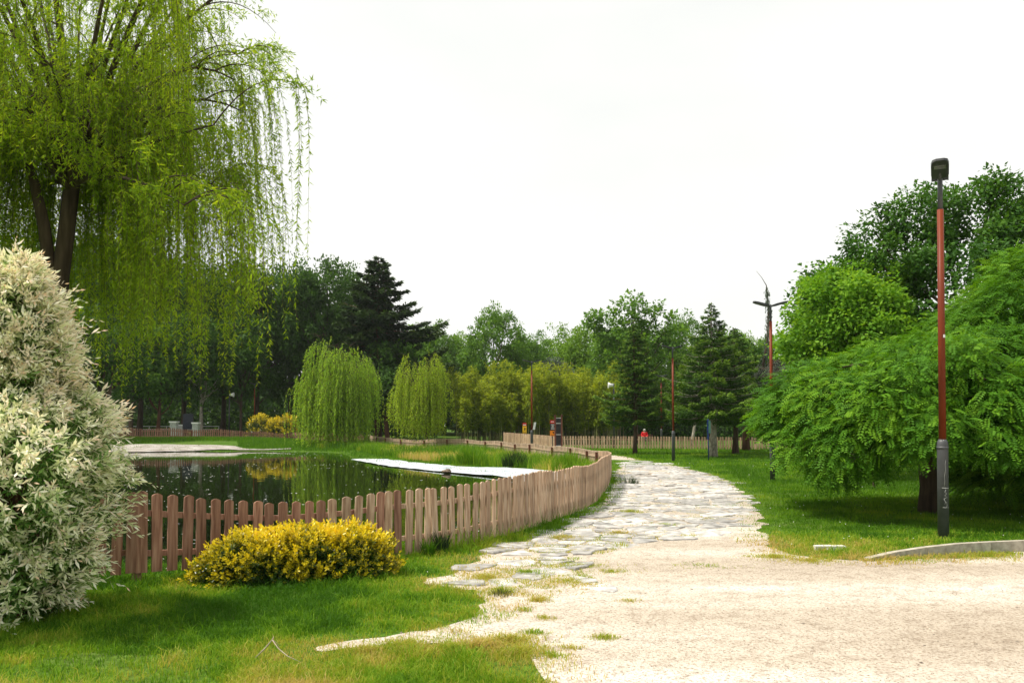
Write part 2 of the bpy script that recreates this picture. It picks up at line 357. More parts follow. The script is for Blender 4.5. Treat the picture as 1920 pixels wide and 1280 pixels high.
# ------------------------------------------------------------------ flagstones
def clip_poly(poly, px, py, nx_, ny_):
    out = []; n = len(poly)
    for i in range(n):
        a = poly[i]; b = poly[(i + 1) % n]
        da = (a[0] - px) * nx_ + (a[1] - py) * ny_; db = (b[0] - px) * nx_ + (b[1] - py) * ny_
        if da <= 0: out.append(a)
        if da * db < 0:
            t = da / (da - db); out.append((a[0] + (b[0] - a[0]) * t, a[1] + (b[1] - a[1]) * t))
    return out
pr = np.random.default_rng(21)
pts = []
yy = 7.4
while yy < 46:
    stepx = .38 + .010 * yy; stepy = .27 + .010 * yy
    for xx in np.arange(-1.5, 9.5, stepx):
        pts.append((xx + pr.uniform(-.4, .4) * stepx, yy + pr.uniform(-.42, .42) * stepy))
    yy += stepy
pts = np.array(pts)
# only where the paved path runs (its far boundary, with the loose stones at the near left)
pav = np.array([P(*p)[:2] for p in [(815,1096),(835,1070),(880,1052),(940,1028),(1000,1006),(1060,984),(1105,962),(1132,940),(1148,915),(1160,893),(1160,866)]] +
               [P(*p)[:2] for p in [(1200,864),(1260,873),(1320,888),(1370,906),(1402,930),(1420,962),(1405,985),(1330,1000),(1250,1012),(1150,1030),(1060,1052),(1080,1075),(1120,1100),(1110,1120),(1000,1118),(930,1112)]])
sd = sdist(pts[:, 0], pts[:, 1], pav)
keep = (sd < .05)
gS = G()
for i in np.where(keep)[0]:
    c = pts[i]
    if pr.random() < .07: continue
    if c[1] < 10.6 and pr.random() < .34: continue
    d2 = ((pts - c) ** 2).sum(1); nb = np.argsort(d2)[1:14]
    S = 1.2; poly = [(c[0] - S, c[1] - S), (c[0] + S, c[1] - S), (c[0] + S, c[1] + S), (c[0] - S, c[1] + S)]
    gap = pr.uniform(.006, .035) * (1.6 if c[1] < 11 else 1)
    for j in nb:
        v = pts[j] - c; L = math.hypot(*v); u = v / L; m_ = c + v / 2 - u * gap
        poly = clip_poly(poly, m_[0], m_[1], u[0], u[1])
        if len(poly) < 3: break
    if len(poly) < 3: continue
    q = np.array(poly); cen = q.mean(0)
    # roughen the outline
    rr = []
    for k in range(len(q)):
        a, b = q[k], q[(k + 1) % len(q)]; L = math.hypot(*(b - a))
        if L < .05: continue
        rr.append(a * .9 + cen * .1 if pr.random() < .3 else a * .98 + cen * .02)
        if L > .13:
            for q_ in (.33, .68): rr.append(a + (b - a) * (q_ + pr.uniform(-.08, .08)) + (cen - (a + b) / 2) * pr.uniform(-.07, .13))
    if len(rr) < 3: continue
    q = np.array(rr); n = len(q)
    tilt = pr.normal(0, .028, 2); base = .008 + pr.uniform(0, .018)
    zt = base + (q - cen) @ tilt + pr.normal(0, .003, n)
    q2 = cen + (q - cen) * .955
    V = np.vstack([np.c_[q, np.full(n, -.02)], np.c_[q, zt - .008], np.c_[q2, zt]])
    r = pr.random()
    gS.add(V, [[k, (k + 1) % n, n + (k + 1) % n, n + k] for k in range(n)] + [[n + k, n + (k + 1) % n, 2 * n + (k + 1) % n, 2 * n + k] for k in range(n)], 0, r)
    gS.add(V[2 * n:], [list(range(n))], 0, r)
tag(gS.build('stone_path', M['stone']), 'irregular pale flagstones paving the path', kind='structure')

# pebbles scattered on the gravel
N = 26000
py_ = 3.2 + (pr.random(N) ** 1.5) * 11; px_ = pr.uniform(-.5, 1, N) * (py_ * .75 + .5)
s_ = sdist(px_, py_, rdc); k = s_ < -.02; px_, py_ = px_[k], py_[k]
size = pr.uniform(.002, .0065, len(px_)) * (1 + (pr.random(len(px_)) > .985) * 1.3)
a = pr.uniform(0, 6.28, len(px_)); oc = np.array([[1,0,0],[0,1,0],[-1,0,0],[0,-1,0],[0,0,.7]])
ca, sa = np.cos(a), np.sin(a)
V = np.stack([np.stack([(o[0] * ca * 1.4 - o[1] * sa) * size + px_, (o[0] * sa * 1.4 + o[1] * ca) * size + py_, o[2] * size + .006], -1) for o in oc], 1)
b = np.arange(len(px_))[:, None] * 5
Fp = np.concatenate([b + np.array([[i, (i + 1) % 4, 4]]) for i in range(4)])
gp = G().add(V.reshape(-1, 3), Fp, 0, np.tile(pr.random(len(px_)), 4))
tag(gp.build('pebbles', M['pebble']), 'small pebbles scattered over the gravel', 'pebbles', kind='stuff')

# ------------------------------------------------------------------ pond liner and beach
def strip(name, pts_, w0, w1, mat, label, zadd=.07, top=None):
    Q = resample(np.array(pts_, float), .35, closed=False, smooth=6); n = len(Q)
    T = nrm(np.gradient(Q, axis=0)); Nn = np.stack([T[:, 1], -T[:, 0]], 1)
    t = np.linspace(0, 1, n); g = G(); m_ = 9; rows = []
    for k in range(m_):
        f = k / (m_ - 1)
        w = w0(t) + (w1(t) - w0(t)) * f
        p = Q + Nn * w[:, None]
        if k == 0 or k == m_ - 1: p = p + Nn * (.22 * (fbm(p[:, 0], p[:, 1], 1.2) - .5))[:, None]
        z = height(p[:, 0], p[:, 1]) + zadd + .03 * (fbm(p[:, 0], p[:, 1] * 2, .8) - .3)
        rows.append(np.c_[p, z])
    V = np.stack(rows); ii = np.arange(m_ * n).reshape(m_, n)
    g.add(V.reshape(-1, 3), np.stack([ii[:-1, :-1], ii[:-1, 1:], ii[1:, 1:], ii[1:, :-1]], -1).reshape(-1, 4), smooth=True)
    return tag(g.build(name, mat), label, kind='structure')
lin = [(1.3,22),(.9,25),(-.25,28.7),(-2.9,32.5),(-5.4,36.5),(-8.6,44)]
strip('pond_liner', lin, lambda t: -.25 + 0 * t, lambda t: (1.15 + .35 * np.sin(t * 9)) * np.minimum(1, (1 - t) * 2.2 + .1) * np.minimum(1, .5 + t * 3), M['liner'], 'white geotextile liner along the pond edge')
bch = [(-16.5,60.0),(-18,60),(-22,60),(-25.5,57.5),(-29,55.5),(-31,52.8)]
strip('pond_beach', bch, lambda t: -.1 + 0 * t, lambda t: .15 + 5.6 * sstep((t - .15) / .5), M['sand'], 'pale sandy beach on the far pond bank')

# floating petals
N = 3600
x = pr.uniform(-30, 2, N); y = 9 + 50 * pr.random(N) ** 1.6; s_ = sdist(x, y, SHc)
cl = fbm(x, y, 4) + .25 * (y < 16) ; k = (s_ < -.15) & (pr.random(N) < np.clip((cl - .35) * 3, .05, 1)); x, y = x[k], y[k]; N = len(x)
sz = pr.uniform(.008, .02, N) * (1 + y / 16) ; a = pr.uniform(0, 3.14, N)
q = np.stack([np.stack([x + np.cos(a + w) * sz * e, y + np.sin(a + w) * sz * e * .8, np.full(N, WZ + .006) + (w == 0) * .004], -1) for w, e in ((0, 1), (1.4, .6), (3.1, 1), (4.5, .6))], 1)
tag(G().add(q.reshape(-1, 3), np.arange(4 * N).reshape(N, 4)).build('floating_petals', M['petal']), 'white petals floating on the pond', 'petals', kind='stuff')

# ------------------------------------------------------------------ kerb and slab
kp = np.array([P(1632,1051)[:2], P(1680,1046)[:2], P(1740,1041)[:2], P(1800,1038)[:2], P(1860,1036)[:2], P(1925,1034)[:2], A(8.2, 10.6), A(10, 11), A(13, 11.6), A(20, 12.6)])
kh = [.035, .075, .105, .13, .14, .145, .15, .15, .15, .15]
g = G()
for i in range(len(kp) - 1):
    a, b = kp[i], kp[i + 1]; u = nrm(b - a); n_ = A(-u[1], u[0]) * .09
    a = a + u * .004; b = b - u * .004
    V = [(*a, -.02), (*b, -.02), (*(b + n_), -.02), (*(a + n_), -.02), (*a, kh[i]), (*b, kh[i + 1]), (*(b + n_), kh[i + 1] - .002), (*(a + n_), kh[i] - .002)]
    g.add(V, [[0,3,2,1],[4,5,6,7],[0,1,5,4],[1,2,6,5],[2,3,7,6],[3,0,4,7]])
tag(g.build('kerb', M['kerb']), 'low concrete kerb between gravel and lawn', kind='structure')
sl = P(1555, 1031)
g = G(); g.prism([(-.22,-.05),(.2,-.06),(.215,.055),(-.02,.075),(-.2,.05)], 0, .062)
o = g.build('stone_block', M['marble']); o.location = sl; o.rotation_euler = (0, .02, R_(8))
tag(o, 'flat pale stone block lying in the grass near the kerb', 'stone')
sp_ = P(1638, 914)
g = G(); g.tubes([(0,0,-.02),(.005,0,.05),(0,.0,.12),(-.003,0,.165),(-.004,0,.18)], np.array([.05,.048,.036,.018,.004]), 8)
o = g.build('stump', M['bark']); o.location = sp_
tag(o, 'small dark pointed stump in the grass under the drooping tree', 'stump')
rk = at(837, 879, 31.2); rk[2] = -.15
g = G()
for (ox, oz, sx, sz) in ((0, .05, .2, .07), (.06, .11, .11, .045)):
    th = np.linspace(0, math.pi, 7); ph = np.arange(10) / 10 * 2 * math.pi
    V = np.array([(ox + math.cos(p_) * math.sin(t_) * sx * (1 + .12 * math.sin(3 * p_)), math.sin(p_) * math.sin(t_) * sx * .7, oz + math.cos(t_) * sz) for t_ in th for p_ in ph])
    g.add(V, [[i * 10 + j, i * 10 + (j + 1) % 10, (i + 1) * 10 + (j + 1) % 10, (i + 1) * 10 + j] for i in range(6) for j in range(10)])
o = g.build('rock', noisemat('brown_rock', [(.10, .07, .05), (.25, .19, .14)], 9, .8, .4)); o.location = rk
tag(o, 'small brown rock at the water edge of the white liner', 'rock')

# ------------------------------------------------------------------ fences
def picket(c, ang, z0, z1, w=.098, th=.022, lean=0.0):
    n = 6; xs = np.linspace(-w / 2, w / 2, n)
    top = z1 - .022 * (np.abs(xs) / (w / 2)) ** 2
    prof = [(-w / 2, z0), (w / 2, z0)] + [(xs[i], top[i]) for i in range(n - 1, -1, -1)]
    prof = np.array(prof); m_ = len(prof); k, q = math.cos(ang), math.sin(ang)
    def pl(off):
        x = prof[:, 0] + lean * (prof[:, 1] - z0)
        return np.c_[c[0] + x * k - off * q, c[1] + x * q + off * k, prof[:, 1]]
    V = np.vstack([pl(-th / 2), pl(th / 2)])
    return V, m_
def addpicket(g, V, m_, rnd):
    g.add(V, [list(range(m_))], 0, rnd); g.add(V, [list(range(m_, 2 * m_))[::-1]], 0, rnd)
    g.add(V, [[i + m_, (i + 1) % m_ + m_, (i + 1) % m_, i] for i in range(m_)], 0, rnd)
def fence(ctrl, name, label, mat_of, spacing=.150, post_every=2.7, inside=1, w=.102, indiv=100, cast_posts=True, wr=11, posts_at=None, double=True, rail_h=(.24, .74), mask=None):
    """ctrl rows: X, Y, ztop, zbot.  inside=+1 puts rails and posts on the left of travel"""
    C_ = np.array(ctrl, float); d = np.r_[0, np.cumsum(np.linalg.norm(np.diff(C_[:, :2], axis=0), axis=1))]
    base = A(C_[0, 0], C_[0, 1], 0)
    root = thing(name, label, 'fence', base)
    r = np.random.default_rng(wr); f = lambda t: np.array([np.interp(t, d, C_[:, i]) for i in range(4)])
    def ang(t):
        a = f(max(t - .2, 0)); b = f(min(t + .2, d[-1])); return math.atan2(b[1] - a[1], b[0] - a[0])
    pk = []
    if posts_at is None: posts_at = np.arange(post_every * .5, d[-1], post_every)
    ends = [0.0] + list(posts_at) + [d[-1] + .1]; ts = []
    for a_, b_ in zip(ends[:-1], ends[1:]):
        lo_, hi_ = a_ + .054, b_ - .054; n_ = max(1, int(round((hi_ - lo_) / spacing)))
        if hi_ > lo_: ts += [t_ for t_ in lo_ + (hi_ - lo_) * np.arange(1, n_) / n_ if t_ < d[-1]]
    for t in ts:
        if mask is not None and mask(t, f(t)): continue
        t2 = t + r.normal(0, .004); q = f(t2); pk.append((q, ang(t2), t2))
    for tp in posts_at:
        if double: pk = [p_ for p_ in pk if abs(p_[2] - tp) > .12 or p_[3:]]
        for e in (-.054, .054) if double else ():
            q = f(tp + e)
            pk.append((q, ang(tp), tp + e, 1))
    pk = [p_[:3] for p_ in pk]
    order = sorted(range(len(pk)), key=lambda i: pk[i][0][1])
    big = set(order[:indiv]); rest = G(); nrest = 0
    for i, (q, a_, t) in enumerate(pk):
        zb = q[3] + r.normal(0, .007); zt = q[2] + r.normal(0, .006)
        V, m_ = picket((q[0] - base[0], q[1] - base[1]), a_ + r.normal(0, .02), zb, zt, w * r.uniform(.93, 1.05), .022, r.normal(0, .02))
        rn = r.random()
        if i in big and indiv:
            g = G(); addpicket(g, V, m_, rn); g.build('picket', mat_of(q), root)
        else:
            addpicket(rest, V, m_, rn); nrest += 1; lastq = q
    if nrest:
        o = rest.build('picket', mat_of(lastq), root)
        if indiv: o['kind'] = 'stuff'
        else: o.name = 'pickets'; o['kind'] = 'stuff'
    # rails: two per panel
    pts_ = [0] + list(posts_at) + [d[-1]]
    for a_, b_ in zip(pts_[:-1], pts_[1:]):
        if b_ - a_ < .2: continue
        if mask is not None and mask((a_ + b_) / 2, f((a_ + b_) / 2)): continue
        for hf in rail_h:
            g = G(); n = max(2, int((b_ - a_) / .35)); tt = np.linspace(a_ + .004, b_ - .004, n + 1); ring = []
            for t in tt:
                q = f(t); an = ang(t); nx_, ny_ = -math.sin(an) * inside, math.cos(an) * inside
                zc = q[3] + (q[2] - q[3]) * hf + r.normal(0, .003)
                for off, dz in ((.012, -.03), (.045, -.03), (.045, .03), (.012, .03)):
                    ring.append((q[0] - base[0] + nx_ * off, q[1] - base[1] + ny_ * off, zc + dz))
            F = [[k * 4 + j, k * 4 + (j + 1) % 4, k * 4 + 4 + (j + 1) % 4, k * 4 + 4 + j] for k in range(n) for j in range(4)]
            F += [[0, 3, 2, 1], [n * 4, n * 4 + 1, n * 4 + 2, n * 4 + 3]]
            g.add(ring, F, 0, r.random()); g.build('rail', mat_of(f(a_)), root)
    for tp in posts_at:
        q = f(tp); an = ang(tp); nx_, ny_ = -math.sin(an) * inside, math.cos(an) * inside
        if mask is not None and mask(tp, q): continue
        zg = float(height(A(q[0]), A(q[1]))[0])
        g = G(); zt = q[2] - .05; zb = zg - .1
        g.box((q[0] - base[0] + nx_ * .092, q[1] - base[1] + ny_ * .092, (zt + zb) / 2), (.088, .088, zt - zb), an, 0, r.random())
        g.build('post', M['brownpost'] if q[1] > 25 else mat_of(q), root)
    return root
def cz(px, Y, yt, yb=None, zb=None):
    t = at(px, yt, Y); b = at(px, yb, Y)[2] if yb else zb
    return (t[0], Y, t[2], b)
ff = [cz(-420, 8.2, 925, zb=.13), cz(60, 8.2, 935, zb=.13), cz(258, 8.25, 921, zb=.13), cz(345, 8.55, 929, zb=.11), cz(430, 8.88, 937, zb=.09), cz(500, 9.15, 941, zb=.07),
      cz(580, 9.42, 939, zb=.05), cz(650, 9.68, 932, zb=.04), cz(721, 9.95, 920, zb=.03), cz(790, 10.3, 916, zb=.02), cz(851, 10.75, 910, zb=.03), cz(905, 11.2, 902, zb=.05),
      cz(947, 11.7, 894.5, zb=.06), cz(993, 12.5, 885.5, zb=.05), cz(1012, 13.0, 882, zb=.03), cz(1041, 13.9, 882.5, zb=.03), cz(1060, 14.4, 878, zb=.03), cz(1078, 14.95, 872.5, zb=.03),
      cz(1100, 16.0, 873, zb=.03), cz(1119, 17.3, 866, zb=.03), cz(1128, 18.8, 857, zb=.04), cz(1136, 20.4, 854, zb=.04), cz(1143, 23, 851, zb=.04), cz(1146, 25.5, 848, zb=.04), cz(1140, 27.5, 845.5, zb=.05), cz(1122, 29, 845, zb=.05)]
C_ = np.array(ff); dd = np.r_[0, np.cumsum(np.linalg.norm(np.diff(C_[:, :2], axis=0), axis=1))]
pa = [dd[2] - 5.6, dd[2] - 2.8, dd[2], dd[8], dd[14], dd[17], dd[19] , dd[21], dd[23] , dd[25] - .1]
def near_mat(q):
    return M['wood'] if (math.sin(q[0] * 91.7) * .5 + .5) > (q[0] + 3.3) / 2.6 else M['wood2']  # shade on the left and sun on the right, put into the wood colour
FF = fence(ff, 'picket_fence', 'brown picket fence curving along the near side of the pond beside the flagstone path', near_mat, posts_at=pa, wr=5)
fb = [cz(1122, 29, 845, zb=.05), cz(1105, 30.5, 843, zb=.03), cz(1086, 32.5, 839.5, zb=.02), cz(1053, 35.5, 836, zb=0), cz(1028, 37.5, 836, zb=-.02), cz(1002, 39, 831, zb=-.03), cz(965, 43, 831, zb=0), cz(932, 47, 826, zb=0),
      cz(900, 49.5, 826, zb=0), cz(872, 52, 822.5, zb=0), cz(826, 55, 822, zb=0), cz(780, 57.5, 825, zb=0), cz(734, 60, 821, zb=.02), cz(700, 66, 817, zb=.1), cz(690, 68, 815, zb=.15)]
fence(fb, 'picket_fence', 'weathered picket fence on the far bank between the white liner and the path', lambda q: M['wood3'], posts_at=None, post_every=3.1, wr=8, indiv=0)
fl = [cz(684, 69, 814, zb=.15), cz(620, 73, 811, zb=.22), cz(550, 75, 810, zb=.3), cz(525, 74.6, 812, zb=.32), cz(490, 74, 807.5, zb=.42), cz(460, 73.5, 808.5, zb=.46), cz(405, 72, 803.5, zb=.52), cz(360, 71.5, 806, zb=.56), cz(320, 71, 801.5, zb=.6),
      cz(270, 70, 804, zb=.62), cz(225, 69, 799.5, zb=.66), cz(120, 66, 799.5, zb=.66), cz(0, 62, 799.5, zb=.62)]
fence(fl, 'picket_fence', 'brown picket fence across the left far end of the pond behind the beach', lambda q: M['wood'], post_every=4.2, wr=9, indiv=0, spacing=.17)
fr = [cz(943, 72, 810, zb=.3), cz(985, 65, 813, zb=.2), cz(1040, 59.5, 817, zb=.1), cz(1120, 59, 817, zb=.06), cz(1200, 58.5, 817.5, zb=.06), cz(1300, 58, 818, zb=.04), cz(1380, 57.5, 819, zb=.02), cz(1440, 57, 819.5, zb=0), cz(1600, 56, 819.5, zb=0)]
fence(fr, 'picket_fence', 'brown picket fence across the lawn behind the conifers and lamps on the right', lambda q: M['wood2'], post_every=2.9, wr=10, inside=1, indiv=0, spacing=.2, w=.12)

# ------------------------------------------------------------------ street lamps
def make_lamp(label):
    t = thing('street_lamp', label, 'street lamp', (0, 0, 0), 0, 'double-armed rust red street lamps')
    g = G(); g.tubes([(0,0,-.1),(0,0,1.36),(0,0,1.40),(0,0,1.44)], np.array([.076,.075,.073,.052]), 20); b_ = g.build('base_sleeve', M['grey_metal'], t)
    g = G(); g.tubes([(0,0,1.30),(0,0,1.335)], .081, 20, cap=True); g.build('collar', M['grey_metal'], b_)
    g = G(); g.tubes([(0,0,1.44),(0,0,4.84)], np.array([.050,.044]), 16); g.build('pole', M['rust'], t)
    g = G(); g.tubes([(0,0,4.84),(0,0,5.34),(0,0,5.36)], np.array([.036,.034,.02]), 14); g.build('pole_top', M['grey_metal'], t)
    for s in (-1, 1):
        al = R_(15); arm = G(); u = A(s * math.cos(al), 0, math.sin(al))
        p0 = A(s * .0, 0, 5.30)
        pp = np.array([p0, p0 + u * .10, p0 + u * .20]); arm.tubes(pp, np.array([.034, .03, .026]), 10)
        arm_o = arm.build('arm', M['grey_metal'], t)
        h = G(); prof = [(-.04,.16),(.115,.22),(.12,.5),(.095,.6),(.05,.635)]
        out_ = [(.06,.05),(.110,.075),(.116,.18),(.116,.42),(.098,.51),(.05,.54)]
        poly = np.array([(l, w_) for w_, l in out_] + [(l, -w_) for w_, l in out_[::-1]])
        n = len(poly); th = lambda l: .018 + .022 * max(0, 1 - abs(l - .28) / .25)
        V = []
        for sg in (-1, 1):
            for l, w_ in poly:
                q = p0 + u * l + A(-s * math.sin(al) * 1, 0, math.cos(al)) * (sg * th(l) + .0); V.append((q[0], w_, q[2]))
        h.add(V, [list(range(n)), list(range(n, 2 * n))[::-1]] + [] if False else [list(range(n))])
        h.add(V, [list(range(n, 2 * n))[::-1]]); h.add(V, [[i + n, (i + 1) % n + n, (i + 1) % n, i] for i in range(n)])
        ho = h.build('lamp_head', M['dark_metal'], t)
        dn = A(s * math.sin(al), 0, -math.cos(al)); L = G(); q = p0 + u * .37 + dn * .022
        MM = np.array([[u[0], 0, -s * math.sin(al) * 1], [0, 1, 0], [u[2], 0, math.cos(al)]])
        L.box(q, (.10, .15, .008), M=MM); L.build('lens', M['lens'], ho)
    return t
L1b = P(1769, 1008)
lamp = make_lamp('tall double-armed rust red street lamp nearest, with a scribble on its grey base')
lamp.location = L1b; lamp.rotation_euler = (R_(.6), 0, R_(90) - math.atan2(L1b[0], L1b[1]))
def add_lamp(px, Y, label, rz, z=0.0, sc_=1.0):
    return copy_thing(lamp, (XofP(px, Y), Y, z), rz, (sc_,) * 3, label)
add_lamp(1447, 24.3, 'double-armed rust red street lamp rising behind the drooping green tree', R_(-3))
add_lamp(1262, 37.4, 'double-armed rust red street lamp on the lawn between the two small conifers', R_(2))
L4 = add_lamp(997, 45.5, 'double-armed rust red street lamp in front of the yellow bamboo', R_(8), sc_=1.0)
add_lamp(1240, 61, 'small distant rust red street lamp behind the right picket fence', R_(20), sc_=1.03)
add_lamp(477, 80, 'distant rust red street lamp among the dark trees left of the pond', R_(30), z=.6)
# graffiti and sticker on the nearest lamp (kept after the copies so that only this lamp has them)
def onpole(px, py, Y=11.62): return at(px, py, Y)
g = G(); gz = [(1766,862),(1765,870),(1766,880),(1764,892),(1765,902),(1764,911)]
gf = [(1767,917),(1765,921),(1769,924),(1765,928),(1770,931),(1764,934),(1767,940),(1765,944),(1769,940),(1770,946),(1768,950)]
Rm = A(L1b[0], L1b[1], 0)
for seq, rad in ((gz, .0016), (gf, .0032)):
    pts_ = []
    for q in seq:
        p_ = at(q[0], q[1], L1b[1]) - Rm; dx = p_[0]; pts_.append((dx, -math.sqrt(max(.0785 ** 2 - dx * dx, 0)), p_[2]))
    g.tubes(np.array(pts_), rad, 5)
g.tubes(np.array([(-.05 , -.062, 1.62 + (800 - 914) * 11.66 / 1500), (.0, -.08, 1.62 + (800 - 914.3) * 11.66 / 1500), (.05, -.062, 1.62 + (800 - 914.6) * 11.66 / 1500)]), .0035, 4)
g.tubes(np.array([(-.04 , -.068, .45), (.0, -.08, .448), (.05, -.062, .45)]), .003, 4)
V = np.vstack(g.V); ga = math.atan2(L1b[0], L1b[1]) - R_(90); ca = math.cos(ga); sa = math.sin(ga)
g.V = [np.c_[v[:, 0] * ca - v[:, 1] * sa, v[:, 0] * sa + v[:, 1] * ca, v[:, 2]] for v in g.V]
o = g.build('graffiti', M['pillar'], lamp)
g = G(); q = at(1770, 627, L1b[1]) - Rm; g.box((0, 0, 0), (.03, .004, .045))
o = g.build('sticker', M['white'], lamp); o.location = (-.05, -.035, q[2] - .03); o.rotation_euler = (0, 0, R_(-55))
g = G(); g.box((.14, -.1, 1.68), (.12, .02, .42), M=np.array([[1,0,.18],[0,1,0],[0,0,1]]))
o = g.build('notice', M['white'], L4); o['label'] = 'white notice strapped to the pole'

# posts with white horn speakers
def speaker_post(px, Y, top, label, face, z=0.0):
    t = thing('speaker_post', label, 'speaker post', (XofP(px, Y), Y, z))
    g = G(); g.tubes([(0,0,-.1),(0,0,top * .45),(0,0,top + .15)], np.array([.075,.07,.05]), 12); g.build('pole', M['dark_metal'], t)
    g = G(); g.tubes([(face * .05,-.1,top),(face * .28,-.1,top),(face * .45,-.1,top)], np.array([.10,.15,.24]), 14); g.build('horn', M['white'], t)
    g = G(); g.box((face * .02, -.05, top), (.1, .12, .12)); g.build('bracket', M['grey_metal'], t)
speaker_post(1151, 62.5, 4.88, 'dark post carrying a white horn speaker beside the right end of the bamboo', -1)
speaker_post(430, 79, 4.2, 'dark post with a white box speaker among the dark trees left of the pond', 1, .6)

# blue sign post
t = thing('sign_post', 'slim blue sign post standing on the lawn beside the pale trunk', 'sign post', P(1328.5, 866))
g = G(); g.tubes([(0,0,-.05),(0,0,1.98)], .026, 10); g.build('post', M['blue'], t)
g = G(); g.box((-.03,-.03,1.5), (.06,.03,.92)); g.build('side_panel', M['blue'], t)
g = G(); g.box((.055,-.03,1.62), (.10,.025,.58)); 
g.build('sign_panel', M['teal'], t)
# totem
t = thing('information_totem', 'tall dark information totem with brown posts and grey crossbars', 'sign', (XofP(1047, 50), 50, 0))
for s in (-1, 1):
    g = G(); g.box((s * .2, 0, 1.15), (.1, .12, 2.4)); g.box((s * .2, 0, 2.365), (.12, .14, .03)); g.build('post', M['brownpost'], t)
g = G(); g.box((0, 0, 1.15), (.296, .06, 2.1)); g.build('panel', M['black'], t)
for z in (2.18, 1.85, 1.15, .45):
    g = G(); g.box((0, -.045, z), (.294, .03, .05)); g.build('crossbar', M['pillar'], t)
# red, black and orange notice board
t = thing('notice_board', 'red and black notice board with an orange panel beside the totem', 'sign', (XofP(1035.5, 51), 51, 0))
g = G(); g.box((0, 0, .6), (.06, .06, 1.4)); g.build('post', M['black'], t)
g = G(); g.box((0, -.045, 1.95), (.30, .02, .22)); g.build('header', M['red'], t)
g = G(); g.box((0, -.045, 1.62), (.30, .02, .436)); b_ = g.build('text_panel', M['black'], t)
g = G()
g.box((0, -.058, 1.96), (.2, .004, .045))
for k, w_ in enumerate((.2, .13, .16, .22)): g.box((.02, -.058, 1.77 - k * .085), (w_, .004, .035))
g.build('lettering', M['white'], b_)
g = G(); g.box((0, -.045, 1.225), (.30, .02, .35)); g.build('warning_panel', M['orange'], t)
g = G(); g.box((.06, -.058, 1.27), (.07, .004, .12)); g.box((-.0, -.058, 1.1), (.2, .004, .02)); g.build('pictogram', M['black'], t)
# yellow warning sign
t = thing('warning_sign', 'small yellow warning sign with a red header behind the fence corner', 'sign', (XofP(983.5, 66.5), 66.5, .2))
g = G(); g.box((0, 0, .7), (.1, .06, 1.4)); g.build('post', M['grey_metal'], t)
g = G(); g.box((0, -.045, 1.2), (.34, .02, .60)); g.build('plate', M['yellow'], t)
g = G(); g.box((0, -.045, 1.64), (.34, .02, .27)); g.build('header', M['red'], t)
g = G(); g.box((0, -.058, 1.60), (.26, .004, .07)); g.build('lettering', M['white'], t)
g = G(); g.box((.02, -.058, 1.24), (.07, .004, .24)); g.box((.04, -.058, 1.3), (.13, .004, .05)); g.box((0, -.058, .97), (.26, .004, .04)); g.build('pictogram', M['black'], t)
# gate pillars, board and white rail behind the left fence
for px, Y, top, w_, lb in ((327, 76, 790, .72, 'pale stone gate pillar left of the dark board behind the far fence'), (368, 76, 792, .66, 'pale stone gate pillar right of the dark board behind the far fence'), (340, 80, 796, .5, 'short pale stone pillar between the two gate pillars')):
    zt = at(px, top, Y)[2]; t = thing('gate_pillar', lb, 'pillar', (XofP(px, Y), Y, .6))
    g = G(); g.box((0, 0, (zt - .6) / 2 - .1), (w_ * .8, w_ * .8, zt - .6)); g.build('shaft', M['pillar'], t)
    g = G(); g.box((0, 0, zt - .6 - .04), (w_, w_, .13)); g.build('cap', M['white'], t)
t = thing('display_board', 'dark blue-black display board standing between the stone gate pillars', 'sign', (XofP(353, 77.5), 77.5, .6))
g = G(); g.box((0, 0, 1.55), (.86, .08, 1.5)); 
for k in range(7): g.box((0, -.045, 1.0 + k * .2), (.82, .012, .03))
g.build('panel', noisemat('blue_black_plate', [(.018, .022, .035), (.035, .04, .06)], 10, .4, 0), t)
for s in (-1, 1):
    g = G(); g.box((s * .47, 0, 1.1), (.07, .1, 2.3)); g.build('post', M['dark_metal'], t)
t = thing('white_railing', 'low white railing running behind the gate pillars', 'railing', (XofP(280, 92), 92, .8))
for z in (.55, .9):
    g = G(); g.box((0, 0, z), (16, .05, .07)); g.build('rail', M['white'], t)
for k in range(9):
    g = G(); g.box((-8 + 2 * k, .06, .4), (.07, .07, 1.1)); g.build('post', M['white'], t)

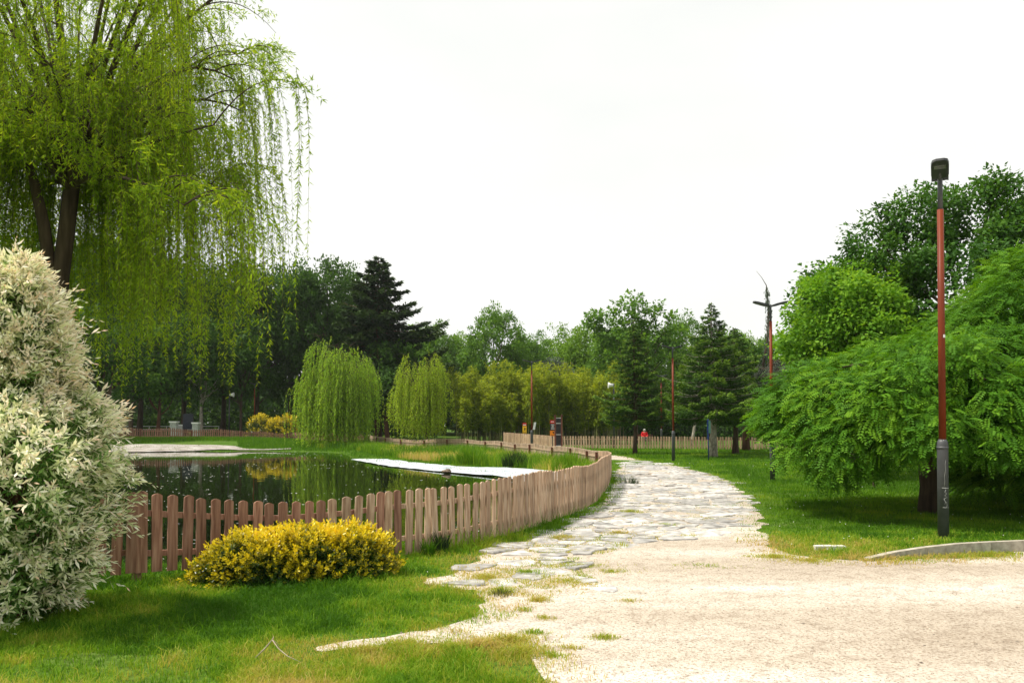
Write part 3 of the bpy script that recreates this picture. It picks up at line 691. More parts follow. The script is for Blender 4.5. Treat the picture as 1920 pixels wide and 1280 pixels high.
# ------------------------------------------------------------------ vegetation builders
def limb(p0, p1, bend, k=8, r=None):
    t = np.linspace(0, 1, k)[:, None]; p0 = np.asarray(p0, float); p1 = np.asarray(p1, float)
    return p0 + (p1 - p0) * t + np.asarray(bend) * (4 * t * (1 - t))
def broad(seed, H, W, cb, nclump, nleaf, leaf, cr, mat, name='broadleaf_tree', trunk_r=.22, lobes=None, bark='bark', airy=0.0, flat=.75, droop=.3, thr=1.0, core=.5):
    """tapered trunk with limbs and a clumped crown; local coordinates, base at origin"""
    r = np.random.default_rng(seed)
    cz_ = (H + cb) / 2
    if lobes is None:
        lobes = [(0, 0, cz_, W / 2 * .78, W / 2 * .78, (H - cb) / 2 * .95)]
        for _ in range(9):
            a = r.uniform(0, 6.28); e = r.uniform(-.7, .95); rr = W / 2 * r.uniform(.32, .55)
            lobes.append((math.cos(a) * (W / 2 - rr) * math.sqrt(max(1 - e * e * .8, .05)), math.sin(a) * (W / 2 - rr) * math.sqrt(max(1 - e * e * .8, .05)), cz_ + e * ((H - cb) / 2 - rr * .8), rr, rr, rr * r.uniform(.75, 1)))
    Lb = np.array(lobes); vol = (Lb[:, 3] * Lb[:, 4] * Lb[:, 5]) ** .67; which = r.choice(len(Lb), nclump, p=vol / vol.sum())
    d = nrm(r.normal(size=(nclump, 3))); rad = core + (1 - core) * r.random(nclump) ** .5
    C = Lb[which, :3] + d * Lb[which, 3:6] * rad[:, None]
    C[:, 2] = np.maximum(C[:, 2], cb * .85 + r.uniform(0, .6, nclump))
    g = G(); per = r.integers(int(nleaf * .6), int(nleaf * 1.4), nclump)
    ci = np.repeat(np.arange(nclump), per); N = len(ci)
    crs = cr * r.uniform(.6, 1.3, nclump)
    off = np.clip(r.normal(size=(N, 3)), -1.5, 1.5) * crs[ci][:, None] * A(1, 1, flat) * .6
    c = C[ci] + off
    outw = nrm(C - A(0, 0, cz_))[ci]
    dr = nrm(off) * .7 + outw * .5 + r.normal(size=(N, 3)) * .7 - A(0, 0, droop)
    up = r.normal(size=(N, 3)) * .55 + A(0, 0, .9) + outw * .4
    cv = r.random(nclump)
    rn = np.clip(.15 + .35 * cv[ci] + .5 * r.random(N) * thr, 0, 1)
    L = leaf * r.uniform(.6, 1.25, N)
    g.leaves(c, dr, up, L, L * .62, 0, rn)
    tg = G(); th = cb + (H - cb) * .55; k = 9; z = np.linspace(-.15, th, k)
    bx = r.normal(0, .15, 2); P0 = np.c_[np.sin(z / th * 3) * bx[0], np.sin(z / th * 2.2) * bx[1], z]
    tg.tubes(P0, np.interp(z, [-.15, .3, th], [trunk_r * 1.35, trunk_r, trunk_r * .25]), 10)
    m_ = min(26, nclump // 3); sel = r.choice(nclump, m_, replace=False); LP = []
    for i in sel:
        z0 = min(th * .95, max(cb * .7, C[i, 2] * r.uniform(.45, .75))); b0 = A(np.interp(z0, z, P0[:, 0]), np.interp(z0, z, P0[:, 1]), z0)
        LP.append(limb(b0, C[i], A(r.normal(0, .2), r.normal(0, .2), -.25), 7))
    tg.tubes(np.array(LP), np.linspace(trunk_r * .38, trunk_r * .07, 7)[None].repeat(m_, 0), 6, cap=False)
    return g, tg
def tree_thing(name, label, cat, loc, parts, rz=0, group=None):
    t = thing(name, label, cat, loc, rz, group)
    for nm, g, mat in parts: g.build(nm, mat, t)
    return t
def willow(seed, H, R, fork, zbot, ns, nl, leafL, leafW, mat, limbs=None, rtop=.8, tr=.2, prof=None, nbr=26, lean=(0, 0), gap=0.0, lmax=None, strand_r=.006, bark='bark', trunk_xy=None, twigs=0, clear=0, lowb=.25, ang_=0.0, short=0.0, dome=None, bundle=1, brad=.12, upkeep=1.0):
    r = np.random.default_rng(seed); tg = G(); bg_ = G(); cg = G()
    fx, fy = lean
    z = np.linspace(-.2, fork, 8)
    tg.tubes(np.c_[fx * (z / fork) ** 1.3 + .06 * np.sin(z * 1.3), fy * (z / fork), z], np.interp(z, [-.2, .4, fork], [tr * 1.4, tr, tr * .75]), 12)
    F0 = A(fx + .06 * math.sin(fork * 1.3), fy, fork)
    LP = []
    if limbs is not None:
        for e, bnd in limbs: LP.append(limb(F0 - A(0, 0, .15), e, bnd, 9))
    for i in range(nbr):
        a = i * 2.399 + r.normal(0, .2); rr = R * r.uniform(.35, .9); zz = fork + (H - fork) * r.uniform(lowb, .97) * (1 - .45 * (rr / R) ** 2)
        LP.append(limb(F0 - A(0, 0, r.uniform(0, .3)), (F0[0] + math.cos(a) * rr, F0[1] + math.sin(a) * rr, zz), A(0, 0, .35 * rr * r.uniform(.2, .8)), 9))
    LP = np.array(LP); nb = len(LP)
    rad = np.linspace(tr * .42, tr * .05, 9)[None] * r.uniform(.6, 1.15, nb)[:, None]
    bg_.tubes(LP, rad, 7, cap=False)
    # side branches
    SB = []; 
    for i in range(nb * 5):
        l = LP[r.integers(nb)]; k = r.integers(2, 9); p = l[min(k, 8)]; o_ = p - F0; o_[2] = 0
        a = math.atan2(o_[1], o_[0]) + r.normal(0, .9); ln = R * r.uniform(.15, .4)
        e = p + A(math.cos(a) * ln, math.sin(a) * ln, ln * r.uniform(-.3, .35))
        SB.append(limb(p, e, A(0, 0, ln * .22), 9))
    SB = np.array(SB); bg_.tubes(SB, np.linspace(tr * .09, tr * .02, 9)[None].repeat(len(SB), 0), 4, cap=False)
    allb = np.concatenate([LP, SB, SB]); 
    ns0 = ns // bundle; ns = ns0 * bundle; bi = r.integers(len(allb), size=ns0); kk = r.uniform(2, 8, ns0); k0 = np.floor(kk).astype(int).clip(0, 7); fr = (kk - k0)[:, None]
    S = allb[bi, k0] * (1 - fr) + allb[bi, k0 + 1] * fr
    ku = (S[:, 2] < fork + .22 * (H - fork)) | (r.random(ns0) < upkeep); S = S[ku]; ns0 = len(S); ns = ns0 * bundle; bl = np.repeat(r.random(ns0), bundle); bL = np.repeat(r.uniform(.45, 1, ns0), bundle)
    S0 = S
    S = np.repeat(S, bundle, 0) + r.normal(size=(ns, 3)) * brad * A(1, 1, .8)
    if dome is not None:
        rr_ = np.hypot(S[:, 0] - F0[0], S[:, 1] - F0[1]); S[:, 2] = np.minimum(S[:, 2], fork + (H - fork) * (1 - dome * (rr_ / R) ** 2) + r.normal(0, .05 * (H - fork), len(S)))
    rel = S - F0; rh = np.hypot(rel[:, 0], rel[:, 1]); az = np.arctan2(rel[:, 1], rel[:, 0]) + np.repeat(r.normal(0, .6, ns0), bundle) + r.normal(0, .12, ns)
    # hanging length limited by the crown's lower edge
    zb = zbot(az, rh, r) if callable(zbot) else zbot + r.uniform(0, 1.0, ns) ** 2 * (S[:, 2] - zbot) * .7
    if clear:
        dy_ = F0[1] - S[:, 1]; dx_ = S[:, 0] - F0[0]; fr0 = (dy_ > 0) & (dx_ > -clear) & (dx_ < clear * .8 + dy_ * .55); zb = np.where(fr0, np.maximum(zb, fork - .6 + r.random(len(S)) * 1.5), zb)
    Lh = np.maximum(S[:, 2] - zb, .35)
    if clear: Lh = np.where(fr0 & (S[:, 2] < fork + .5), .3, Lh)
    Lh = np.minimum(Lh, bL * r.uniform(.6, 1.0, ns) * (lmax or 99)); Lh = np.where(bl < short, np.minimum(Lh, r.uniform(.3, 1.3, ns)), Lh)
    K = 9; t = np.linspace(0, 1, K)[None]; outl = r.uniform(.1, .45, ns)[:, None] * np.minimum(Lh, 2.0)[:, None] * (.5 + leafL)
    ox = outl * (1 - np.exp(-3.2 * t)); rise = .10 * np.minimum(Lh, 1.5)[:, None] * np.sin(np.minimum(t * 4, 3.14159))
    wob = r.normal(0, .03, (ns, 1)) * np.sin(t * 6 + r.uniform(0, 6, (ns, 1)))
    SP = np.stack([S[:, :1] + np.cos(az)[:, None] * ox + wob, S[:, 1:2] + np.sin(az)[:, None] * ox + wob, S[:, 2:3] + rise - Lh[:, None] * t ** 1.15], -1)
    if strand_r: cg.tubes(SP, np.linspace(strand_r, strand_r * .4, K)[None].repeat(ns, 0), 3, mat=1, cap=False)
    if twigs:
        ti = r.integers(len(allb), size=twigs); tk = r.uniform(2.5, 8, twigs); t0 = np.floor(tk).astype(int).clip(0, 7); tf_ = (tk - t0)[:, None]
        tp_ = allb[ti, t0] * (1 - tf_) + allb[ti, t0 + 1] * tf_; tm_ = 7; to_ = nrm(tp_ - F0 + A(0, 0, .2) + r.normal(size=(twigs, 3)) * 1.2); tl_ = r.uniform(.25, .7, twigs)
        TI = np.repeat(np.arange(twigs), 12); tu = r.random(len(TI)); tc_ = tp_[TI] + to_[TI] * (tl_[TI] * tu)[:, None] - A(0, 0, 1) * (tl_[TI] * tu ** 2 * .7)[:, None]
        cg.leaves(tc_, to_[TI] * .6 + r.normal(size=(len(TI), 3)) * .5 - A(0, 0, .5), r.normal(size=(len(TI), 3)), leafL * r.uniform(.6, 1.1, len(TI)), leafW, 0, np.clip(.15 + .8 * r.random(len(TI)), 0, 1), k=.35)
    cnt = np.maximum((nl * Lh).astype(int), 6); si = np.repeat(np.arange(ns), cnt); N = len(si)
    tt = r.random(N); q = tt * (K - 1); q0 = np.floor(q).astype(int).clip(0, K - 2); f = (q - q0)[:, None]
    c = SP[si, q0] * (1 - f) + SP[si, q0 + 1] * f; tan = nrm(SP[si, q0 + 1] - SP[si, q0])
    sd_ = nrm(np.cross(tan, r.normal(size=(N, 3)))); d = tan * r.uniform(.4, 1.0, N)[:, None] + sd_ * (r.uniform(.3, .8, N) + ang_)[:, None] - A(0, 0, .15)
    up = sd_ + r.normal(size=(N, 3)) * .5
    sv = .65 * ((bl * 7.3) % 1) + .35 * r.random(ns); L = leafL * r.uniform(.55, 1.2, N) * np.where(tt > .92, .7, 1)
    cg.leaves(c, d, up, L, leafW * r.uniform(.8, 1.2, N), 0, np.clip(.1 + .45 * sv[si] + .45 * r.random(N), 0, 1), k=.35)
    return tg, bg_, cg
def conifer(seed, H, W, cb, nbr, mat, leaf=.16, droop=.18, tip=.1, taper=.8, ragged=.2, per=80, tr=.16, asym=None, spread=.42, bare_top=0):
    r = np.random.default_rng(seed); tg = G(); cg = G(); z = np.linspace(-.15, H, 9)
    tg.tubes(np.c_[np.sin(z * .7) * .04, np.cos(z * .6) * .04 - .04, z], np.interp(z, [-.15, .3, H], [tr * 1.4, tr, .012]), 10)
    zz = cb + (H - cb) * (np.arange(nbr) / nbr) ** 1.05; az = np.arange(nbr) * 2.399 + r.normal(0, .3, nbr)
    f = (zz - cb) / (H - cb); ln = W / 2 * (1 - f) ** taper * (1 + r.normal(0, ragged, nbr)).clip(.45, 1.5) * np.clip(.72 + f * 4, 0, 1)
    if asym is not None: ln = ln * asym(az, f)
    ln = np.maximum(ln, .12); K = 7; t = np.linspace(0, 1, K)[None]
    X_ = ln[:, None] * t; Zc = zz[:, None] - droop * ln[:, None] * np.sin(t * 1.9) + tip * ln[:, None] * t ** 3 + .12 * ln[:, None] * t
    BP = np.stack([np.cos(az)[:, None] * X_, np.sin(az)[:, None] * X_, Zc], -1)
    tg.tubes(BP, np.linspace(1, .15, K)[None] * (tr * .12 + ln[:, None] * .007), 4, cap=False)
    cnt = (per * ln ** 1.3 + 12).astype(int); bi = np.repeat(np.arange(nbr), cnt); N = len(bi)
    tt = r.beta(2.0, 1.2, N) * 1.0; tt = np.clip(tt, .08, 1); q = tt * (K - 1); q0 = np.floor(q).astype(int).clip(0, K - 2); ff_ = (q - q0)[:, None]
    c = BP[bi, q0] * (1 - ff_) + BP[bi, q0 + 1] * ff_
    side = np.stack([-np.sin(az[bi]), np.cos(az[bi]), np.zeros(N)], -1); out_ = np.stack([np.cos(az[bi]), np.sin(az[bi]), np.zeros(N)], -1)
    sgn = r.uniform(-1, 1, N); lat = sgn * spread * ln[bi] * (1.08 - tt) ** .7 * (.35 + tt)
    c = c + side * lat[:, None] - A(0, 0, 1) * (np.abs(lat) * .22 + r.uniform(0, .07, N) * (1 + leaf))[:, None]
    d = out_ * .8 + side * np.sign(sgn)[:, None] * .7 + r.normal(size=(N, 3)) * .35 - A(0, 0, .2)
    up = A(0, 0, 1) + r.normal(size=(N, 3)) * .45; L = leaf * r.uniform(.6, 1.3, N)
    bv = r.random(nbr); rn = np.clip(.1 + .25 * bv[bi] + .35 * r.random(N) + .35 * (tt > .8), 0, 1)
    cg.leaves(c, d, up, L, L * .34, 0, rn, k=.5)
    return tg, cg
def hz(x, y): return float(height(A(x), A(y))[0])
# ------------------------------------------------------------------ big weeping willow, left
WB = A(XofP(100, 13.5), 13.5, 0.0)
def wl_(px, py, Y): return at(px, py, Y) - WB
lim = [(wl_(262, -60, 12.6), A(-.25, 0, -.1)), (wl_(285, 20, 13.9), A(0, 0, .1)), (wl_(100, -40, 14.2), A(.1, 0, 0)), (wl_(4, 70, 13.0), A(-.2, 0, .2)),
       (wl_(400, 235, 12.0), A(0, 0, .12)), (wl_(345, 385, 11.4), A(0, 0, .25)), (wl_(420, 400, 13.5), A(0, 0, .5)), (wl_(150, 10, 15.2), A(0, 0, 0)), (wl_(-130, 120, 12.5), A(0, 0, .3)), (wl_(440, 150, 14), A(0, 0, .9))]
def zb_big(az, rh, r):
    n = len(az); z = 1.85 + 1.9 * r.random(n) ** .9
    z += np.clip(rh * np.cos(az) - 2.6, 0, 3) * .3
    return z + 5.5 * (r.random(n) < .38) * r.random(n)
tg, bg_, cg = willow(3, 12.6, 3.7, 5.9, zb_big, 4900, 38, .105, .019, None, limbs=lim, tr=.165, nbr=40, lean=(.18, 0), lmax=5.4, strand_r=.004, lowb=-.16, ang_=.35, short=.34, bundle=4, brad=.11, upkeep=.42, twigs=4200, clear=.65)
# keep the crown off the shrub in front and inside its umbrella
t = thing('weeping_willow', 'large weeping willow hanging its yellow-green strands over the left of the pond', 'tree', WB)
tg.build('trunk', M['bark'], t); bg_.build('branches', M['bark'], t); cg.build('crown', [M['willow'], M['twig']], t)
g = G()
q = [wl_(118, 335, 13.4), wl_(95, 420, 13.4), wl_(92, 520, 13.4), wl_(100, 600, 13.4)]
# second stem of the fork, joining the trunk low down
q = np.array([wl_(100, 560, 13.45), wl_(84, 430, 13.4), wl_(62, 330, 13.3), wl_(30, 250, 13.2)])
g.tubes(q, np.array([.11, .10, .08, .05]), 9); g.build('second_stem', M['bark'], t)

# two small weeping willows
t = thing('weeping_willow', 'broad light green weeping willow trailing to the far pond edge', 'tree', (XofP(634, 62), 62, -.02))
tg, bg_, cg = willow(11, 9.3, 3.15, 4.3, .12, 1350, 16, .22, .055, None, tr=.17, nbr=34, lmax=8.5, strand_r=.010, lowb=0, dome=.72, short=.15, bundle=3, brad=.40)
tg.build('trunk', M['bark'], t); bg_.build('branches', M['bark'], t); cg.build('crown', [M['willow2'], M['twig']], t)
t = thing('weeping_willow', 'narrow yellow-green weeping willow over the fence left of the bamboo', 'tree', (XofP(799, 53.5), 53.5, 0))
tg, bg_, cg = willow(14, 7.3, 1.85, 3.4, lambda az, rh, r: .5 + r.random(len(rh)) * .8 + 2.2 * (rh / 1.9) ** 2 * r.random(len(rh)), 950, 20, .17, .038, None, tr=.11, nbr=30, lmax=5.5, strand_r=.008, lean=(-.25, 0), lowb=.05, dome=.75, ang_=.3, short=.35, bundle=3, brad=.28)
tg.build('trunk', M['bark'], t); bg_.build('branches', M['bark'], t); cg.build('crown', [M['willow3'], M['twig']], t)

# ------------------------------------------------------------------ drooping locusts, right
def locust(seed, R, H, zbot, nsh, t, mat, squash=1.0, trunk_h=1.5, trunk_r=.17, wrap=1.25):
    r = np.random.default_rng(seed); tg = G(); cg = G(); bgr = G()
    tg.tubes([(0, 0, -.1), (.02, 0, .5), (-.02, .02, trunk_h)], np.array([trunk_r * 1.3, trunk_r, trunk_r * 1.1]), 14)
    # arching limbs
    LP = []
    for i in range(22):
        a = i * 2.399; rr = R * r.uniform(.6, .9); LP.append(limb((0, 0, trunk_h - .1), (math.cos(a) * rr, math.sin(a) * rr, H * r.uniform(.55, .85)), A(0, 0, .5), 8))
    LP.append(limb((0, 0, trunk_h - .35), (-.8, -.1, trunk_h + .15), A(0, 0, -.05), 8))
    bgr.tubes(np.array(LP), np.linspace(.06, .015, 8)[None].repeat(len(LP), 0), 6, cap=False)
    # lumpy dome; every shoot arches out of a lump and droops
    nl_ = 120; u = (np.arange(nl_) + r.random(nl_)) / nl_; th = np.arccos(1 - u * wrap); ph = np.arange(nl_) * 2.399 + r.normal(0, .2, nl_)
    zc = H * .42; lc = np.stack([np.sin(th) * np.cos(ph) * (R - .45), np.sin(th) * np.sin(ph) * (R - .45) * squash, zc + np.cos(th) * (H - zc - .35)], -1)
    lr = r.uniform(.45, .85, nl_)
    N = nsh * 10; w = r.choice(nl_, N, p=lr ** 2 / (lr ** 2).sum()); oc_ = nrm(lc - A(0, 0, zc * .5))
    dd_ = nrm(r.normal(size=(N, 3)) + oc_[w] * 1.15 + A(0, 0, .35)); c = lc[w] + dd_ * (lr[w] * r.uniform(.72, 1.08, N) * (1 + .12 * r.normal(size=N) * (r.random(N) < .15)))[:, None]
    k = c[:, 2] > zbot(np.arctan2(c[:, 1], c[:, 0]), r, N) + .1; c = c[k]; dd_ = dd_[k]; w = w[k]; N = len(c)
    hout = nrm((c + 1e-6) * A(1, 1, 0)); rd_ = nrm(dd_ * .35 + hout * .55 - A(0, 0, .45) + r.normal(size=(N, 3)) * .38); RL = r.uniform(.16, .27, N); lv = r.random(nl_)[w]
    upv = nrm(dd_ * .8 + A(0, 0, .7) + r.normal(size=(N, 3)) * .35); fringe = 300
    # hanging fringe along the lower rim
    rim = np.where(lc[:, 2] < H * .5)[0]; fw = r.choice(rim, fringe); fa = r.uniform(0, 6.28, fringe); F0_ = lc[fw] + np.stack([np.cos(fa), np.sin(fa), -.5 + 0 * fa], -1) * lr[fw][:, None] * .8
    F0_[:, 2] = np.maximum(F0_[:, 2], zbot(np.arctan2(F0_[:, 1], F0_[:, 0]), r, fringe) + .15)
    fl_ = np.clip(F0_[:, 2] - zbot(np.arctan2(F0_[:, 1], F0_[:, 0]), r, fringe), .1, .8) * r.uniform(.5, 1.1, fringe); per = 12; fs = np.repeat(np.arange(fringe), per); ft = r.random(len(fs))
    fl_ = np.where(np.abs(np.arctan2(F0_[:, 1], F0_[:, 0])) > 2.97, .1, fl_); fc = F0_[fs] - A(0, 0, 1) * (fl_[fs] * ft)[:, None] + r.normal(size=(len(fs), 3)) * .05
    cg.tubes(np.stack([F0_ - A(0, 0, 1) * (fl_ * q_)[:, None] for q_ in (-.3, .3, .7, 1.0)], 1), np.array([.005, .004, .003, .001])[None].repeat(fringe, 0), 3, mat=1, cap=False)
    fd_ = nrm(r.normal(size=fc.shape) * .6 - A(0, 0, .8)); c = np.vstack([c, fc]); rd_ = np.vstack([rd_, fd_]); upv = np.vstack([upv, nrm(r.normal(size=fc.shape))]); RL = np.r_[RL, r.uniform(.14, .22, len(fc))]; lv = np.r_[lv, r.random(len(fc)) * .4]
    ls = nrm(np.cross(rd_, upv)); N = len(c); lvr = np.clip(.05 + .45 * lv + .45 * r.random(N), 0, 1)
    for k in range(6):
        f_ = (k + .6) / 6
        for sg in (-1, 1):
            cc = c + rd_ * (RL * f_)[:, None] - A(0, 0, 1) * (RL * f_ ** 2 * .25)[:, None]
            d = ls * sg + rd_ * .45 - A(0, 0, .15); L = RL * .30 * (1 - .35 * abs(f_ - .45))
            if k == 5 and sg == 1: d = rd_
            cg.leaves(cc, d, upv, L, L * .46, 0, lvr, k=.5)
    # inner foliage added to block light, leaf colour darkened for the shaded interior
    n2 = 34000; d2 = nrm(r.normal(size=(n2, 3))); p2 = d2 * A(R * .86, R * .86 * squash, (H - zc) * .9) * r.uniform(.5, 1, n2)[:, None] + A(0, 0, zc)
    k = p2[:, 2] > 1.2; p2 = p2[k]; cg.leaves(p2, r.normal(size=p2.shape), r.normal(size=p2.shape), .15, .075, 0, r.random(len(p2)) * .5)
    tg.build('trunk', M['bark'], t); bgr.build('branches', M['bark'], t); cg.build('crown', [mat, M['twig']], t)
t = thing('drooping_locust', 'low umbrella-shaped green tree drooping over the lawn left of the nearest lamp', 'tree', (XofP(1738, 15.3), 15.3, 0))
locust(31, 3.0, 3.15, lambda az, r, n: 1.0 + .40 * ((np.abs(az) > 2.97) | (az > 1)) - .5 * np.exp(-((az + 2.62) / .28) ** 2) + .25 * r.random(n), 2300, t, M['locust'])
t = thing('drooping_locust', 'taller drooping green tree reaching the ground at the right edge', 'tree', (12.0, 15.9, 0))
locust(32, 3.5, 5.2, lambda az, r, n: .12 + .5 * r.random(n), 3000, t, M['locust'], wrap=1.75)

# maples
lobM = [(a_, b_, c_ * .93, d_, e_, f_) for a_, b_, c_, d_, e_, f_ in [(0,0,6.2,4.6,4.2,3.2)] + [(x_, y_, z_, s_, s_, s_ * .85) for x_, y_, z_, s_ in ((-4.6,-.8,6.1,1.7),(-3.6,-1.5,7.7,1.5),(-2.2,-1.2,8.9,1.3),(-.6,-1,9.2,1.3),(1.2,-.6,9.3,1.4),(2.8,0,8.8,1.5),(-4.3,.5,4.2,1.8),(-5.3,-1,5.0,1.0),(-2.5,-3,6.0,1.8),(0,-3.4,7.0,1.8),(2.5,-3.2,6.4,1.9),(4.2,-1,7,1.9),(-2.8,-2.6,3.6,1.8),(0.4,-3.4,4,1.9),(-1.2,-.6,10.0,.6),(.4,-.6,10.3,.6),(2.0,-.4,10.2,.55),(-3.2,-1,9.1,.6),(-5.6,-.6,6.9,.6))]]
cgm, tgm = broad(41, 9.8, 11, 2.6, 900, 110, .15, .38, None, trunk_r=.24, lobes=lobM, flat=.85, droop=.5, core=.62)
tree_thing('maple_tree', 'large dark green maple behind the nearest lamp on the right', 'tree', (XofP(1830, 27), 27, 0), [('trunk', tgm, M['bark']), ('crown', cgm, M['maple'])])
cgm, tgm = broad(42, 6.9, 5.0, 2.5, 400, 110, .14, .36, None, trunk_r=.14, flat=.85, droop=.5, core=.5)
tree_thing('maple_tree', 'pale green maple in front of the dark maple, behind the drooping tree', 'tree', (XofP(1597, 25.0), 25.0, 0), [('trunk', tgm, M['bark']), ('crown', cgm, M['maple_l'])])

# ------------------------------------------------------------------ cream-white variegated shrub, left foreground
def shrub():
    r = np.random.default_rng(51); SX, SY = -4.22, 6.75
    t = thing('variegated_willow_shrub', 'tall cream-white variegated shrub in the left foreground', 'shrub', (SX, SY, 0))
    tg = G(); cg = G(); ns = 3600
    zt = r.random(ns) ** .9 * 2.95 + .1
    Rz = np.interp(zt, [0, .3, .6, .95, 1.4, 1.62, 1.8, 1.95, 2.2, 2.45, 2.75, 2.95, 3.1], [.38, .50, .74, .90, .92, .82, .66, .42, .40, .42, .32, .20, .05])
    az = r.uniform(0, 2 * math.pi, ns); lump = .66 + .52 * vnoise(az * 2.3 + 9, zt * 2.2, .8) + r.normal(0, .045, ns)
    hole = vnoise(az * 3.1 + 3, zt * 3.3, .5) + .25 * r.random(ns) > .42; zt, Rz, az, lump = zt[hole], Rz[hole], az[hole], lump[hole]; ns = len(zt)
    E = np.stack([np.cos(az) * Rz * lump, np.sin(az) * Rz * lump, zt], -1)
    dirv = nrm(np.stack([np.cos(az), np.sin(az), .35 + .5 * (zt / 3)], -1) + r.normal(size=(ns, 3)) * .3)
    Ls = r.uniform(.18, .42, ns) * (1 + 1.1 * (r.random(ns) < .16)); S = E - dirv * Ls[:, None] * .6
    K = 6; tt = np.linspace(0, 1, K)[None, :, None]
    sag = A(0, 0, -1)[None, None] * (tt ** 2) * (Ls * r.uniform(0, .35, ns))[:, None, None]
    SP = S[:, None] + dirv[:, None] * Ls[:, None, None] * tt + sag
    cg.tubes(SP, np.linspace(.003, .0012, K)[None].repeat(ns, 0), 3, mat=1, cap=False)
    per = 20; si = np.repeat(np.arange(ns), per); N = len(si); u = np.tile((np.arange(per) + .5) / per, ns); q = u * (K - 1.01); q0 = q.astype(int); f = (q - q0)[:, None]
    c = SP[si, q0] * (1 - f) + SP[si, q0 + 1] * f; tn = nrm(SP[si, q0 + 1] - SP[si, q0])
    a = np.tile(np.arange(per) * 2.399, ns) + r.uniform(0, 6.28, ns)[si]; b1 = nrm(np.cross(tn, A(.3, .2, 1))); b2 = np.cross(tn, b1)
    rad = b1 * np.cos(a)[:, None] + b2 * np.sin(a)[:, None]
    d = nrm(rad * (1.0 - .4 * u)[:, None] + tn * (.35 + .65 * u)[:, None] + r.normal(size=(N, 3)) * .15 - A(0, 0, .12))
    L = r.uniform(.05, .10, N) * (1 - .35 * (u > .9))
    sv = r.random(ns)[si]; hv = np.clip((zt[si] - .4) / 1.6, 0, 1)
    white = np.clip(.0 + .72 * u + .5 * (sv - .5) + .16 * hv + r.normal(0, .10, N), 0, .84)
    white = np.where((u > .93) & (sv > .6), .97, white)
    cg.leaves(c, d, tn + r.normal(size=(N, 3)) * .3, L, L * .25, 0, white, k=.5)
    n2 = 15000; z2 = r.random(n2) * 2.7 + .12; R2 = np.interp(z2, [0, .3, 1.0, 1.6, 2.0, 2.5, 3], [.32, .42, .75, .70, .22, .28, .03]) * r.random(n2) ** .4; a2 = r.uniform(0, 6.28, n2)
    cg.leaves(np.stack([np.cos(a2) * R2, np.sin(a2) * R2, z2], -1), r.normal(size=(n2, 3)), r.normal(size=(n2, 3)), .06, .017, 0, r.random(n2) * .3)
    LP = np.array([limb((r.normal(0, .05), r.normal(0, .05), -.05), E[r.integers(ns)] * A(.8, .8, .95), A(0, 0, .25), 7) for _ in range(60)])
    tg.tubes(LP, np.linspace(.016, .005, 7)[None].repeat(60, 0), 5, cap=False)
    tg.build('stems', M['bark_red'], t); cg.build('foliage', [M['cream'], M['twig']], t)
shrub()

# ------------------------------------------------------------------ golden euonymus mound and the shrubs beyond the left fence
def golden(seed, hx, hy, H, ns, per, L0, t, yel=.0):
    r = np.random.default_rng(seed); cg = G(); tg = G()
    u = r.uniform(-1, 1, (ns * 3, 3)); u[:, 2] = r.random(ns * 3)
    m = (np.abs(u[:, 0]) ** 3.2 + np.abs(u[:, 1]) ** 2.6 + np.abs(u[:, 2]) ** 3.2); k = (m < 1) & (m > .22); u = u[k][:ns]; ns = len(u)
    lump = 1 + .16 * (vnoise(u[:, 0] * hx + 5, u[:, 1] * hy + u[:, 2] * 1.3, .22) - .5)
    E = u * A(hx, hy, H) * lump[:, None]; E[:, 2] = np.maximum(E[:, 2], .03)
    m = m[k][:ns]; dv = nrm(E / A(hx, hy, H) ** 1.0 * A(.8, 1, .8) + A(0, 0, .6) + r.normal(size=(ns, 3)) * .35); Ls = L0 * r.uniform(1.6, 3.6, ns)
    si = np.repeat(np.arange(ns), per); N = len(si); f = np.tile((np.arange(per) + .5) / per, ns)
    c = E[si] + dv[si] * (Ls[si] * f)[:, None]
    a = np.tile(np.arange(per) * 1.571, ns) + r.uniform(0, 6.28, ns)[si] + f * 1.2; b1 = nrm(np.cross(dv[si], A(.3, .2, .9))); b2 = np.cross(dv[si], b1)
    rad = b1 * np.cos(a)[:, None] + b2 * np.sin(a)[:, None]
    d = nrm(rad * (1.05 - .55 * f)[:, None] + dv[si] * (.3 + .9 * f)[:, None] + r.normal(size=(N, 3)) * .12)
    L = L0 * r.uniform(.75, 1.25, N) * (1.1 - .25 * f)
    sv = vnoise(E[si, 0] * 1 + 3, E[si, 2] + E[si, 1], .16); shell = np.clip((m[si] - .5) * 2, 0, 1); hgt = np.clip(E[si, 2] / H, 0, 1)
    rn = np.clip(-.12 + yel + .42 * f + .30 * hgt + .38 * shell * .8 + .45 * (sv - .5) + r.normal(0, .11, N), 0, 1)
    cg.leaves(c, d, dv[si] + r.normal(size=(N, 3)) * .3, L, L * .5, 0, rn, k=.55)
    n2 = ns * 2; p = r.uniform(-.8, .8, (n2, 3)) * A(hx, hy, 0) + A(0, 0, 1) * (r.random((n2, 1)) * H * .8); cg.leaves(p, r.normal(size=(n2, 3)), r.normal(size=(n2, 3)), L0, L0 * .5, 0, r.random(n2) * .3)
    LP = np.array([limb((x_ := r.uniform(-.7, .7) * hx, y_ := r.uniform(-.5, .5) * hy, -.02), (x_ * 1.2, y_ * 1.3, H * .8), A(r.normal(0, .03), 0, 0), 5) for _ in range(40)])
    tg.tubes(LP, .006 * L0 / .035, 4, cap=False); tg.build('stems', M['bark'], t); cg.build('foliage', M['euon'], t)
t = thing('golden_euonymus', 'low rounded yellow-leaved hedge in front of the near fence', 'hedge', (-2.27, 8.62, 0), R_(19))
golden(61, 1.0, .36, .50, 3300, 12, .042, t, .05)
